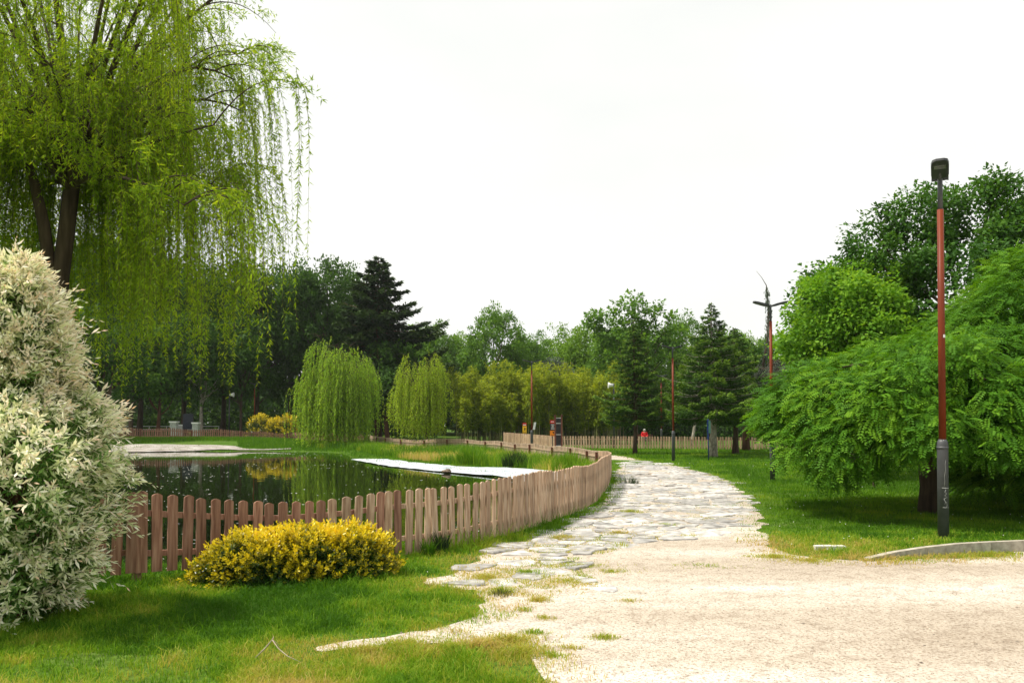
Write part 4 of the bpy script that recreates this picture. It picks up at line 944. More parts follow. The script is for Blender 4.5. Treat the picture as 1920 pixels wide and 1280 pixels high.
for px, w_, tp, lb in ((487, .9, 781, 'yellow-leaved shrub at the left of the row behind the far left fence'), (516, .65, 788, 'smaller yellow-leaved shrub in the middle of the row behind the far left fence'), (540, .8, 784, 'yellow-leaved shrub beside the broad willow behind the far left fence')):
    t = thing('golden_shrub', lb, 'shrub', (XofP(px, 77), 77, .35), 0, 'yellow shrubs behind the far left fence')
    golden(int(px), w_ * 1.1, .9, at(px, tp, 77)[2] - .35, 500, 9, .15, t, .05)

# ------------------------------------------------------------------ conifers on the right lawn
def con(px, Y, name, label, *a, z=0.0, bark='bark', mat='spruce', rz=0, **k):
    tg, cg = conifer(*a, None, **k)
    tree_thing(name, label, 'tree', (XofP(px, Y), Y, z), [('trunk', tg, M[bark]), ('crown', cg, M[mat])], rz)
con(1190, 48, 'spruce_tree', 'small slim spruce with a bare dark trunk just right of the bamboo', 71, 8.1, 4.3, 1.9, 95, bark='bark', leaf=.19, per=150, tr=.12, taper=.75)
con(1336, 42.6, 'spruce_tree', 'broad layered spruce with a pale trunk behind the blue sign post', 72, 8.3, 6.0, 2.0, 105, bark='bark_pale', leaf=.18, per=170, tr=.20, taper=.9, ragged=.14)
con(1378, 48, 'spruce_tree', 'dark layered spruce right of the pale-trunked spruce', 73, 7.6, 6.2, 2.0, 95, bark='bark', leaf=.19, per=150, tr=.17, taper=.8, ragged=.2)
# weeping grey cedar with its leader
t = thing('weeping_cedar', 'grey-green weeping cedar with a thin bent leader behind the second lamp', 'tree', (XofP(1405, 53), 53, 0))
tg, bg_, cg = willow(75, 7.2, 3.4, 4.2, 1.4, 1100, 26, .15, .05, None, tr=.22, nbr=20, lmax=5, strand_r=.012, lean=(.5, 0))
tg.build('trunk', M['bark_red'], t); bg_.build('branches', M['bark'], t); cg.build('crown', [M['atlas'], M['bark']], t)
def wc(px, py): return at(px, py, 53) - A(XofP(1405, 53), 53, 0)
g = G(); LPt = np.array([wc(1428, 700), wc(1439, 640), wc(1441, 580), wc(1437, 535), wc(1428, 520), wc(1418, 508)]); g.tubes(LPt, np.array([.09, .07, .05, .03, .015, .008]), 6)
r = np.random.default_rng(5); n = 900; tt = r.random(n) * 3.0; i0 = tt.astype(int); f = (tt - i0)[:, None]; c = LPt[i0] * (1 - f) + LPt[i0 + 1] * f + np.c_[r.normal(0, .14, n) * (1.2 - tt / 3.3), r.normal(0, .14, n), -r.random(n) * .5]
g.leaves(c, r.normal(size=(n, 3)) * .25 - A(0, 0, 1), r.normal(size=(n, 3)), .22, .05, 1, r.random(n)); g.build('leader', [M['bark'], M['atlas']], t)
# dark cedar left of centre
con(708, 80, 'cedar_tree', 'tall dark cedar with ragged drooping boughs left of centre', 76, 18.6, 12.5, 2.6, 175, mat='cedar', bark='bark_red', leaf=.45, per=80, asym=lambda a, f: 1 + .25 * np.cos(a) * (f < .65), tr=.38, taper=.62, ragged=.36, droop=.14, tip=.12, spread=.36, z=.2)

# ------------------------------------------------------------------ far broadleaf trees
VAR = {}
def variant(key, *a, mat='mid', **k): VAR[key] = (broad(*a, **k), mat)
variant('d1', 101, 16, 12, 3.2, 620, 52, .36, 0.70, None, mat='dark', trunk_r=.3)
variant('d2', 102, 16, 12, 2.6, 620, 52, .36, 0.74, None, mat='dark', trunk_r=.28)
variant('m1', 103, 16, 12, 2.4, 620, 52, .36, 0.70, None, mat='mid', trunk_r=.3)
variant('m2', 104, 16, 12, 2.6, 620, 52, .36, 0.74, None, mat='mid', trunk_r=.28)
variant('l1', 105, 16, 12, 2.2, 620, 52, .36, 0.78, None, mat='light', trunk_r=.26)
variant('l2', 106, 16, 12, 2.0, 620, 52, .36, 0.70, None, mat='light', trunk_r=.26)
SRC = {}
def far(px, Y, top, wpx, key, label, rz=None, mat=None, group=None):
    base = hz(XofP(px, Y), Y); H = at(px, top, Y)[2] - base; W = wpx / F_PX * Y
    sc_ = (W / 12, W / 12, H / 16); rz = px * .37 if rz is None else rz; loc = (XofP(px, Y), Y, base)
    if key not in SRC:
        (cg, tg), mt = VAR[key]; t = thing('broadleaf_tree', label, 'tree', loc, rz, group); t.scale = sc_
        tg.build('trunk', M['bark'], t); cg.build('crown', M[mt], t); SRC[key] = t; return t
    return copy_thing(SRC[key], loc, rz, sc_, label)
GL = 'dark trees of the wood left of the pond'; GR = 'green trees along the far side of the park'
for a in [(-70, 84, 455, 250, 'd1', 'dark tree at the left edge behind the white shrub and willow'), (60, 90, 415, 250, 'd2', 'dark tree behind the trunk of the big willow'), (170, 84, 430, 230, 'd1', 'dark tree behind the tips of the willow strands above the beach'),
          (262, 90, 445, 230, 'd2', 'dark tree behind the left end of the far fence'), (345, 85, 478, 210, 'd1', 'dark tree rising behind the display board'), (418, 92, 478, 220, 'd2', 'dark tree behind the white box speaker'),
          (482, 86, 492, 200, 'd1', 'dark tree behind the distant red lamp'), (545, 90, 476, 180, 'd2', 'dark tree above the left shoulder of the broad willow'), (605, 86, 484, 180, 'd1', 'dark tree directly behind the broad willow'),
          (668, 94, 496, 150, 'd2', 'dark tree just left of the tall cedar')]: far(*a, group=GL)
for a in [(745, 104, 625, 130, 'm1', 'green tree low behind the right boughs of the cedar'), (812, 118, 600, 150, 'm2', 'hazy green tree between the cedar and the rounded dark tree'), (868, 122, 622, 120, 'l1', 'hazy low tree left of the rounded dark tree'),
          (932, 94, 569, 150, 'm1', 'rounded mid-green tree standing above the left of the bamboo'), (1000, 112, 618, 120, 'm2', 'green tree behind the lamp in front of the bamboo'), (1052, 116, 598, 120, 'l2', 'paler green tree behind the middle of the bamboo'),
          (1105, 100, 606, 150, 'l1', 'bright green tree behind the right part of the bamboo'), (1160, 92, 596, 150, 'm2', 'green tree beneath the thin airy crown'), (1232, 96, 602, 130, 'l2', 'pale green tree behind the lamp between the conifers'),
          (1290, 98, 584, 120, 'm1', 'green tree behind the left of the broad spruce'), (1345, 106, 610, 130, 'm2', 'green tree behind the top of the broad spruce'), (1405, 112, 622, 120, 'l1', 'low green tree left of the bent cedar leader'),
          (1462, 112, 626, 130, 'm1', 'low green tree behind the second lamp'), (1540, 108, 600, 150, 'm2', 'green tree hidden behind the pale maple'), (1660, 104, 590, 170, 'd1', 'dark green tree behind the maples')]: far(*a, group=GR)
# thin airy tree
lobW = [(0,0,9.5,3.2,2.6,2.6),(-2.6,0,11.5,1.9,1.6,2.0),(-.5,0,13.6,2.2,1.6,2.0),(2.2,0,12.2,2.0,1.6,2.0),(3.6,0,10.6,1.3,1.2,1.4),(-3.8,0,12.4,1.1,1,1.2)]
cgw, tgw = broad(110, 15.5, 9, 4, 210, 26, .40, .5, None, trunk_r=.22, lobes=lobW, core=.3)
tree_thing('walnut_tree', 'thin airy tree whose sparse crown stands highest right of centre', 'tree', (XofP(1192, 80), 80, 0), [('trunk', tgw, M['bark']), ('crown', cgw, M['mid'])])
# pale rounded tree behind the bamboo
cgw, tgw = broad(111, 9.3, 6.5, 1.5, 300, 60, .30, .6, None, trunk_r=.18, flat=1)
tree_thing('pale_willow', 'pale grey-green rounded tree peeping over the bamboo behind its lamp', 'tree', (XofP(1033, 93), 93, .2), [('trunk', tgw, M['bark']), ('crown', cgw, M['atlas'])])
# nearer trees of the left wood with visible trunks
for px, Y, top, wpx, sd, tr_, lb, bk in ((186, 66, 560, 170, 121, .27, 'dark tree with a leaning double trunk behind the white shrub', 'bark'), (246, 78, 590, 150, 122, .24, 'dark tree with a bare brown trunk behind the left of the far fence', 'bark'), (296, 79, 600, 120, 123, .2, 'slim tree with a pinkish trunk left of the stone pillars', 'bark_red'),
                                    (378, 80, 590, 140, 124, .2, 'tree with a grey trunk right of the stone pillars', 'bark_pale'), (452, 81, 600, 120, 125, .16, 'crooked pale-trunked tree left of the yellow shrubs', 'bark'), (728, 77, 640, 120, 126, .26, 'tree with a thick reddish trunk between the two small willows', 'bark_red')):
    b0 = hz(XofP(px, Y), Y); H = at(px, top, Y)[2] - b0
    cgq, tgq = broad(sd, H, wpx / F_PX * Y, 3.0 + .2 * (sd % 3), 230, 40, .34, .7, None, trunk_r=tr_, droop=.5)
    if sd == 121: tgq.tubes(np.array([(.1, 0, -.1), (.5, 0, 2), (.9, 0, 4.5), (1.4, 0, 7)]), np.array([.22, .19, .16, .08]), 9)
    tree_thing('broadleaf_tree', lb, 'tree', (XofP(px, Y), Y, b0), [('trunk', tgq, M[bk]), ('crown', cgq, M['dark' if sd != 123 else 'mid'])])
for px, Y, tr_, H, lb in ((1398, 55, .24, 6, 'thick reddish-brown bare trunk right of the dark spruce'), (1296, 68, .13, 5.5, 'thin leaning grey trunk behind the right fence')):
    tg = G(); lean_ = 0 if tr_ > .2 else .16; z = np.linspace(-.1, H, 7); tg.tubes(np.c_[z * lean_, 0 * z, z], np.interp(z, [-.1, .5, H], [tr_ * 1.3, tr_, tr_ * .6]), 10)
    r = np.random.default_rng(int(px)); n = 2600; cg = G(); p_ = nrm(r.normal(size=(n, 3))) * A(1.9, 1.6, 1.6) * r.random((n, 1)) ** .5 + A(H * lean_, 0, H - .1); cg.leaves(p_, r.normal(size=(n, 3)) - A(0, 0, .5), r.normal(size=(n, 3)) + A(0, 0, 1), .3, .15, 0, r.random(n))
    tree_thing('broadleaf_tree', lb, 'tree', (XofP(px, Y), Y, 0), [('trunk', tg, M['bark_red' if tr_ > .2 else 'bark_pale']), ('crown', cg, M['dark'])])
# the wood far behind, one mass
r = np.random.default_rng(77); g = G(); N = 60000
x = r.uniform(-120, 90, N); y = 108 + 26 * r.random(N) + 14 * fbm(x, x * 0, 20); zt = 5.5 + 4.5 * fbm(x + 9, y, 9); z = 1.0 + zt * r.random(N) ** .8
g.leaves(np.c_[x, y, z], r.normal(size=(N, 3)), r.normal(size=(N, 3)) + A(0, 0, 1), r.uniform(.7, 1.5, N), .7, 0, r.random(N) * .8)
tag(g.build('woodland', M['dark']), 'dark far-off woodland filling the space behind the trees', 'woodland', kind='stuff')
# hedge-like undergrowth behind the left fence
g = G(); N = 16000; x = r.uniform(-75, -9, N); y = 93 + 9 * r.random(N); z = .6 + 3.4 * r.random(N) * (.35 + fbm(x, y, 3)); g.leaves(np.c_[x, y, z], r.normal(size=(N, 3)), r.normal(size=(N, 3)) + A(0, 0, 1), .5, .28, 0, r.random(N))
x = r.uniform(5, 45, N); y = 92 + 9 * r.random(N); z = .2 + 3.2 * r.random(N) * (.35 + fbm(x, y, 3)); g.leaves(np.c_[x, y, z], r.normal(size=(N, 3)), r.normal(size=(N, 3)) + A(0, 0, 1), .5, .28, 0, r.random(N))
tag(g.build('undergrowth', M['dark']), 'shadowy undergrowth beneath the far trees', 'undergrowth', kind='stuff')

# ------------------------------------------------------------------ bamboo
def bamboo_src(seed, label):
    r = np.random.default_rng(seed); t = thing('bamboo', label, 'bamboo', (0, 0, 0), 0, 'golden bamboo clumps behind the right fence')
    tg = G(); cg = G(); nc = 8; CP = []
    for i in range(nc):
        x0, y0 = r.normal(0, .35, 2); a = r.uniform(0, 6.28); ln = r.uniform(.3, 1.0); H = r.uniform(4.9, 7.4); s = np.linspace(0, 1, 10)
        CP.append(np.c_[x0 + math.cos(a) * ln * s ** 2.6, y0 + math.sin(a) * ln * s ** 2.6, -.1 + s * H])
    CP = np.array(CP); tg.tubes(CP, np.linspace(.035, .008, 10)[None].repeat(nc, 0), 6, rnd=r.random(nc), cap=False)
    nn_ = 20; un = np.tile(.33 + .67 * (np.arange(nn_) / (nn_ - 1)) , nc); cn = np.repeat(np.arange(nc), nn_); M_ = len(un)
    bz = 5; un = np.repeat(un, bz) + r.normal(0, .012, M_ * bz); un = np.clip(un, .3, .999); cn = np.repeat(cn, bz); B = len(un)
    q = un * 8.99; q0 = q.astype(int); f = (q - q0)[:, None]; C0 = CP[cn, q0] * (1 - f) + CP[cn, q0 + 1] * f
    ab = r.uniform(0, 6.28, B); rl = (.12 + .62 * np.sin(np.clip((un - .28) / .72, 0, 1) * 2.75)) * r.uniform(.4, 1.1, B)
    C1 = C0 + np.stack([np.cos(ab) * rl, np.sin(ab) * rl, rl * r.uniform(.1, .7, B)], -1)
    per = 6; si = np.repeat(np.arange(B), per); n = len(si); c = C0[si] + (C1 - C0)[si] * r.uniform(.45, 1.05, (n, 1)) + r.normal(size=(n, 3)) * .07
    d = nrm(nrm((C1 - C0)[si] + 1e-6) * .6 + r.normal(size=(n, 3)) * .5 - A(0, 0, .5)); cv = r.random(B)[si] * .5 + .5 * un[si]
    cg.leaves(c, d, r.normal(size=(n, 3)) * .6 + A(0, 0, 1), r.uniform(.2, .36, n), .085, 0, np.clip(.65 * cv + .45 * r.random(n) - .05, 0, 1))
    tg.build('culms', M['culm'], t); cg.build('foliage', M['bamboo'], t); return t
BS = [bamboo_src(200 + i, 'golden bamboo clump in the tall grove behind the fence and the lamp') for i in range(4)]
k = 0; br = np.random.default_rng(33)
for row, (Y, n) in enumerate(((76, 18), (79, 17), (82.5, 16))):
    for i in range(n):
        px = 868 + (1140 - 868) * (i + (.5 if row % 2 else 0)) / (n - .5) + br.normal(0, 6); loc = (XofP(px, Y), Y + br.normal(0, 1.1), hz(XofP(px, Y), Y) - .02); s_ = br.uniform(.74, 1.1) * (1.0 + .0 * row)
        if k < 4: BS[k].location = loc; BS[k].scale = (1, 1, s_)
        else: copy_thing(BS[k % 4], loc, br.uniform(0, 6), (1.05, 1.05, s_))
        k += 1

# ------------------------------------------------------------------ grass
def blades(x, y, z, hgt, wid, rnd, r, bend=.5, kink=True):
    N = len(x); a = r.uniform(0, 2 * math.pi, N); f = r.uniform(0, 2 * math.pi, N)
    wx, wy = np.cos(a) * wid / 2, np.sin(a) * wid / 2; b = bend * hgt * r.uniform(.2, 1.2, N); bx, by = np.cos(f) * b, np.sin(f) * b
    v0 = np.stack([x - wx, y - wy, z - .01], -1); v1 = np.stack([x + wx, y + wy, z - .01], -1)
    if kink:
        v2 = np.stack([x + wx * .75 + bx * .3, y + wy * .75 + by * .3, z + hgt * .6], -1); v3 = np.stack([x - wx * .75 + bx * .3, y - wy * .75 + by * .3, z + hgt * .6], -1); v4 = np.stack([x + bx, y + by, z + hgt * (1 - .12 * bend)], -1)
        V = np.stack([v0, v1, v2, v3, v4], 1).reshape(-1, 3); i = np.arange(N)[:, None] * 5
        return V, i + np.array([[0, 1, 2, 3]]), i + np.array([[3, 2, 4]]), rnd
    v4 = np.stack([x + bx, y + by, z + hgt], -1); V = np.stack([v0, v1, v4], 1).reshape(-1, 3); return V, None, np.arange(N)[:, None] * 3 + np.array([[0, 1, 2]]), rnd
def addbl(g, x, y, z, h_, w_, rnd, r, bend=.5, kink=True, mat=0):
    V, F4, F3, rn = blades(x, y, z, h_, w_, rnd, r, bend, kink); base = g.n
    g.V.append(V); g.n += len(V)
    if F4 is not None: g.F.append((F4 + base, mat, rn, False))
    g.F.append((F3 + base, mat, rn, False))
def fdist(x, y, C_):
    d = np.full(x.shape, 1e9)
    for (ax, ay), (bx, by) in zip(C_[:-1], C_[1:]):
        ex, ey = bx - ax, by - ay; t = np.clip(((x - ax) * ex + (y - ay) * ey) / (ex * ex + ey * ey), 0, 1); d = np.minimum(d, (x - ax - t * ex) ** 2 + (y - ay - t * ey) ** 2)
    return np.sqrt(d)
FFl = np.array(ff)[:, :2]; FBl = np.array(fb)[:, :2]
r = np.random.default_rng(400); gg = G()
N = 950000; Yb = 4.5 * np.exp(r.random(N) ** 1.35 * math.log(62 / 4.5)); xb = r.uniform(-1, 1, N) * (Yb * .68 + 1.0)
k = ~((xb > .8) & (Yb < 8)); xb, Yb = xb[k], Yb[k]
sw = sdist(xb, Yb, SHc); sr = sdist(xb, Yb, rdc); kn_ = (Yb < 12) & (np.abs(sr) < 1.0); sr[kn_] = sdist(xb[kn_], Yb[kn_], rdn[(rdn[:, 1] > 4.2) & (rdn[:, 1] < 13) | (np.arange(len(rdn)) % 6 == 0)][::2]); sr = sr + (fbm(xb * 1.0, Yb, .55) - .5) * .35 + (fbm(xb + 20, Yb, .13) - .5) * .40 + .07
nzv = fbm(xb, Yb, 1.1); tuft = fbm(xb + 77, Yb + 3, .33); inpav = sdist(xb, Yb, pav)
edge = np.clip(1 - sr / .8, 0, 1)
keep = (sw > .02) & ((sr > 0) & (r.random(len(xb)) > edge * .45 * (tuft < .5)))
tf = np.zeros(len(xb), bool)
pv = (inpav < .1) & (r.random(len(xb)) < np.clip((fbm(xb + 5, Yb * 1.6, .6) - (.41 + .18 * np.clip((xb - .3 - (Yb - 8) * .12) / 2, 0, 1))) * 6, 0, .95))
keep |= tf | pv
keep |= (sr > -.30) & (sr <= 0) & (sw > 1) & (r.random(len(xb)) < .42 * np.clip((fbm(xb + 3, Yb, .3) - .38) * 5, 0, 1)) & ((xb < 1) | (Yb > 8.5))
# bare trodden spots in the lower left
bare = (fbm(xb + 13, Yb, .9) > .63) & (Yb < 6.6) & (r.random(len(xb)) < .75); keep &= ~bare
xb, Yb, sr, sw, nzv, tuft, edge, pv, tf = [q[keep] for q in (xb, Yb, sr, sw, nzv, tuft, edge, pv, tf)]
fd = fdist(xb, Yb, FFl); n_ = len(xb)
dry = np.clip(.16 + .52 * np.clip(edge, 0, 1) ** 1.2 + 1.3 * (nzv - .5) + .9 * (fbm(xb + 3, Yb + 8, 2.6) - .5) + .9 * (fbm(xb + 9, Yb + 2, .28) - .5) + .22 * sstep((6.6 - Yb) / 1.2) + r.normal(0, .15, n_), 0, 1)
dry = np.where(Yb > 12.5, dry * .55 + .06, dry); dry = np.where(pv | tf, np.clip(dry * .6 + .32 + r.normal(0, .1, n_), 0, 1), dry)
h_ = (.032 + .050 * r.random(n_) + .06 * np.clip(tuft - .42, 0, 1) * 2) * (1 - .45 * edge) * (.54 + .28 * (Yb / 14).clip(0, 3))
h_ = h_ * np.where(r.random(n_) < .16, r.uniform(1.3, 2.2, n_), 1) * (.65 + .8 * fbm(xb + 60, Yb + 9, .21)); h_ = np.where(pv, .018 + .02 * r.random(n_), h_); h_ = np.where(tf, .03 + .035 * r.random(n_), h_)
h_ = np.where(Yb > 12, h_ * .72, h_); alongf = (fd < .42) & (Yb > 10.2) & (Yb < 25); h_ = np.where(alongf, h_ * (1.6 + 3.2 * r.random(n_) * (1 - fd / .45) * (fbm(xb, Yb, .5) + .3)), h_)
h_ = np.where((fd < .3) & (Yb < 10.2), h_ * (1 + 1.0 * r.random(n_)), h_)
dry = np.where(alongf, dry * .6 + .05, dry)
w_ = .0046 * (Yb / 5) ** .85 * r.uniform(.7, 1.3, n_)
zz = height(xb, Yb, sw); nr = Yb < 13
addbl(gg, xb[nr], Yb[nr], zz[nr], h_[nr], w_[nr], dry[nr], r, .95); fr_ = ~nr
addbl(gg, xb[fr_], Yb[fr_], zz[fr_], h_[fr_] * 1.1, w_[fr_] * 1.3, dry[fr_], r, .6, False)
tag(gg.build('grass', M['grass']), 'short lawn grass, dry and yellow along the gravel edge', 'grass', kind='stuff')

# loose tufts on the gravel
tx, ty, th_, td = [], [], [], []
for px, py, n, rad, hh_ in [(940,1112,60,.10,.07),(1008,1127,90,.10,.035),(985,1145,40,.08,.02),(870,1150,120,.16,.035),(1090,1062,130,.28,.03),(1150,1072,80,.2,.022),(990,1075,120,.2,.04),(910,1085,150,.22,.04),(1060,1090,90,.25,.025),
        (955,1205,260,.22,.05),(900,1215,300,.25,.055),(980,1225,240,.2,.045),(850,1222,260,.22,.05),(760,1215,200,.2,.05),(690,1222,160,.2,.04),(1135,1197,60,.08,.03),(1075,1216,30,.06,.02),(1035,1232,50,.09,.03),(1000,1188,60,.08,.03),(1020,1160,40,.06,.02),
        (1160,1000,120,.3,.035),(1060,1010,160,.3,.05),(1250,985,90,.3,.03),(1180,960,120,.3,.045),(1320,1062,60,.3,.02),(1180,1128,25,.08,.02),(1450,1045,260,.3,.03),(1520,1052,260,.35,.03),(1700,1050,160,.3,.03),(1800,1046,120,.4,.04),(1860,1044,90,.3,.06)]:
    c_ = P(px, py); a_ = r.uniform(0, 6.28, n); q_ = rad * np.abs(r.normal(0, .6, n)); tx.append(c_[0] + np.cos(a_) * q_ * 1.5); ty.append(c_[1] + np.sin(a_) * q_); th_.append(hh_ * r.uniform(.5, 1.3, n) * np.exp(-q_ / rad)); td.append(np.clip(.72 + r.normal(0, .12) + r.normal(0, .12, n), 0, 1))
tx, ty, th_, td = map(np.concatenate, (tx, ty, th_, td)); rep_ = 4; tx = np.repeat(tx, rep_) + r.normal(0, .03, len(tx) * rep_); ty = np.repeat(ty, rep_) + r.normal(0, .03, len(ty) * rep_); th_ = np.repeat(th_, rep_) * r.uniform(.7, 1.3, len(tx)) + .008; td = np.repeat(td, rep_)
gt = G(); addbl(gt, tx, ty, np.full(len(tx), .005), th_ * 1.2, np.full(len(tx), .0055), td, r, 1.2)
tag(gt.build('grass_tufts', M['grass']), 'thin dry grass tufts sprouting from the gravel and between the stones', 'grass', kind='stuff')

# tall weeds on the bank between liner and back fence, and along the far banks
g = G(); N = 120000; x = r.uniform(-17, 3.2, N); y = r.uniform(22, 70, N); s = sdist(x, y, SHc); dl = fdist(x, y, FBl)
inside_ = sdist(x, y, np.vstack([FBl, [(-16, 62), (-12, 55), (-9, 44), (-5, 36), (0, 28.5), (1.5, 24), (3.1, 25.5)]]))
k = (s > 1.15) & (s < 9) & (inside_ < 0) & ~((y < 45) & (s < 1.5)); x, y, s, dl = x[k], y[k], s[k], dl[k]; n = len(x)
c1 = fbm(x, y * .7, 2.4); hh = (.18 + .42 * r.random(n)) * (.4 + 1.3 * c1); col = np.clip(.12 + 1.5 * (c1 < .47) * (.5 - c1) * 3 + .75 * (fbm(x + 40, y, 1.7) - .35) + r.normal(0, .14, n), 0, 1)
addbl(g, x, y, height(x, y, s), hh, .022 * (y / 35) ** .7 * r.uniform(.6, 1.2, n), col, r, .5, True)
N = 60000; x = r.uniform(-40, -10, N); y = r.uniform(56, 76, N); s = sdist(x, y, SHc); k = (s > .3) & ((x > -20.5 - .35 * (y - 60)) | (s > 6.5)) & (s < 16); x, y, s = x[k], y[k], s[k]; n = len(x)
addbl(g, x, y, height(x, y, s), .10 + .22 * r.random(n) * (fbm(x, y, 3) + .2), .05, np.clip(.25 * fbm(x, y, 3) + r.normal(0, .08, n) + .02, 0, 1), r, .5, False)
tag(g.build('bank_weeds', M['grass']), 'tall mixed weeds and dry grass on the far pond banks', 'weeds', kind='stuff')

def clump(px, Y, n, hgt, rad, label, mat, rc, wid=.018, z=None, seed=1, bend=.45):
    r = np.random.default_rng(seed); X0 = XofP(px, Y); a = r.uniform(0, 6.28, n); rr = rad * r.random(n) ** .6
    x = np.cos(a) * rr; y = np.sin(a) * rr; h_ = hgt * r.uniform(.45, 1.0, n) * (1 - .35 * (rr / rad) ** 2); g = G()
    w = wid * r.uniform(.6, 1.2, n); K = 5; s = np.linspace(0, 1, K)[None]; lean_ = (rr / rad * .6 + r.random(n) * .4) * bend * h_; az = a + r.normal(0, .5, n)
    cx = x[:, None] + np.cos(az)[:, None] * lean_[:, None] * s ** 2; cy = y[:, None] + np.sin(az)[:, None] * lean_[:, None] * s ** 2; cz_ = h_[:, None] * (s - .18 * s ** 3)
    b = r.uniform(0, 6.28, n); wx = (np.cos(b) * w / 2)[:, None] * (1 - s ** 2); wy = (np.sin(b) * w / 2)[:, None] * (1 - s ** 2)
    V = np.stack([np.stack([cx - wx, cy - wy, cz_], -1), np.stack([cx + wx, cy + wy, cz_], -1)], 2); i = np.arange(n)[:, None, None] * K * 2; k = np.arange(K - 1)[None, :, None] * 2
    F = np.concatenate([i + k, i + k + 1, i + k + 3, i + k + 2], -1).reshape(-1, 4)
    g.add(V.reshape(-1, 3), F, 0, np.repeat(np.clip(rc + r.normal(0, .12, n), 0, 1), K - 1)); o = g.build('grass_clump', mat)
    o.location = (X0, Y, hz(X0, Y) if z is None else z); return tag(o, label, 'grass clump')
clump(885, 34.5, 900, 1.05, .62, 'bright green grass clump at the top edge of the white liner', M['grass'], .22, .03, seed=2)
clump(966, 31.5, 1100, .95, .5, 'dark spiky rush clump beside the white liner', M['rush'], .4, .014, seed=3, bend=.35)
clump(1068, 28.0, 1000, 1.12, .62, 'tall bright green grass clump behind the curve of the near fence', M['grass'], .30, .022, seed=4, bend=.25)
clump(1100, 28.5, 500, .75, .5, 'lower green grass clump near the corner of the fence', M['grass'], .35, .02, seed=5, bend=.35)
clump(1030, 29.5, 500, .55, .6, 'dry orange grass clump between the rush and the tall green clump', M['grass'], .82, .02, seed=6)
clump(790, 44, 600, .7, .8, 'green grass clump under the narrow yellow-green willow', M['grass'], .2, .03, seed=7)
clump(828, 10.35, 110, .46, .10, 'dark narrow iris leaves growing against the near fence', M['rush'], .45, .014, z=0, seed=8, bend=.5)
clump(803, 10.15, 60, .38, .08, 'short green iris leaves left of the darker ones at the fence', M['grass'], .05, .014, z=0, seed=9, bend=.5)
clump(940, 7.75, 130, .10, .12, 'small grey-green tuft among the loose stones', M['rush'], .75, .006, z=0, seed=10, bend=.7)
clump(1160, 10.9, 110, .12, .13, 'small dry tuft between the flagstones', M['grass'], .7, .007, z=0, seed=11, bend=.8)
clump(1183, 23, 100, .30, .22, 'thin dark weed growing in the middle of the path', M['rush'], .55, .012, z=0, seed=12, bend=.4)
for i, (px, py, n, h0, rc, lb) in enumerate(((870, 1240, 320, .13, .35, 'rough green tuft at the bottom where lawn meets gravel'), (775, 1232, 260, .12, .5, 'rough yellow-green tuft left of the bottom tuft'), (950, 1232, 200, .09, .6, 'drier tuft at the right end of the bottom grass patch'), (700, 1085, 200, .16, .15, 'fresh green tuft by the right end of the yellow hedge'), (600, 1100, 160, .15, .12, 'fresh green tuft below the middle of the yellow hedge'))):
    p_ = P(px, py); clump(px, p_[1], n, h0, .16, lb, M['grass'], rc, .0055, z=0, seed=20 + i, bend=.9)

# dead forked twig
g = G(); g.tubes(np.array([(0, 0, .01), (.06, .02, .07), (.11, .03, .13), (.12, .03, .15)]), np.array([.006, .005, .004, .002]), 5); g.tubes(np.array([(.11, .03, .13), (.16, .0, .08), (.24, -.05, .04), (.34, -.1, .015)]), np.array([.004, .0035, .003, .002]), 5)
g.tubes(np.array([(.11, .03, .13), (.14, .05, .10), (.16, .07, .03)]), np.array([.003, .0025, .0015]), 5)
o = g.build('fallen_twig', noisemat('dead_twig', [(.30, .24, .17), (.48, .42, .33)], 8, .8, 0)); o.location = P(478, 1236); tag(o, 'pale dead forked twig standing in the grass at the lower left', 'twig')
# clover flowers
g = G(); N = 420; y = 8.5 + 26 * r.random(N) ** 1.5; x = r.uniform(-1, 1, N) * y * .66; k = (sdist(x, y, rdc) > .15) & (sdist(x, y, SHc) > .3) & (fbm(x, y, 2) > .45); x, y = x[k], y[k]; n = len(x)
sz = .006 * (y / 8) ** .6; z = .05 + .03 * r.random(n)
oc = np.array([[1,0,0],[0,1,0],[-1,0,0],[0,-1,0],[0,0,1],[0,0,-1]]); V = np.stack([np.stack([x + o[0] * sz, y + o[1] * sz, z + o[2] * sz], -1) for o in oc], 1); b = np.arange(n)[:, None] * 6
g.add(V.reshape(-1, 3), np.concatenate([b + np.array([[i, (i + 1) % 4, 4]]) for i in range(4)] + [b + np.array([[(i + 1) % 4, i, 5]]) for i in range(4)]))
tag(g.build('clover_flowers', M['petal']), 'tiny white clover flowers dotted over the lawn', 'flowers', kind='stuff')

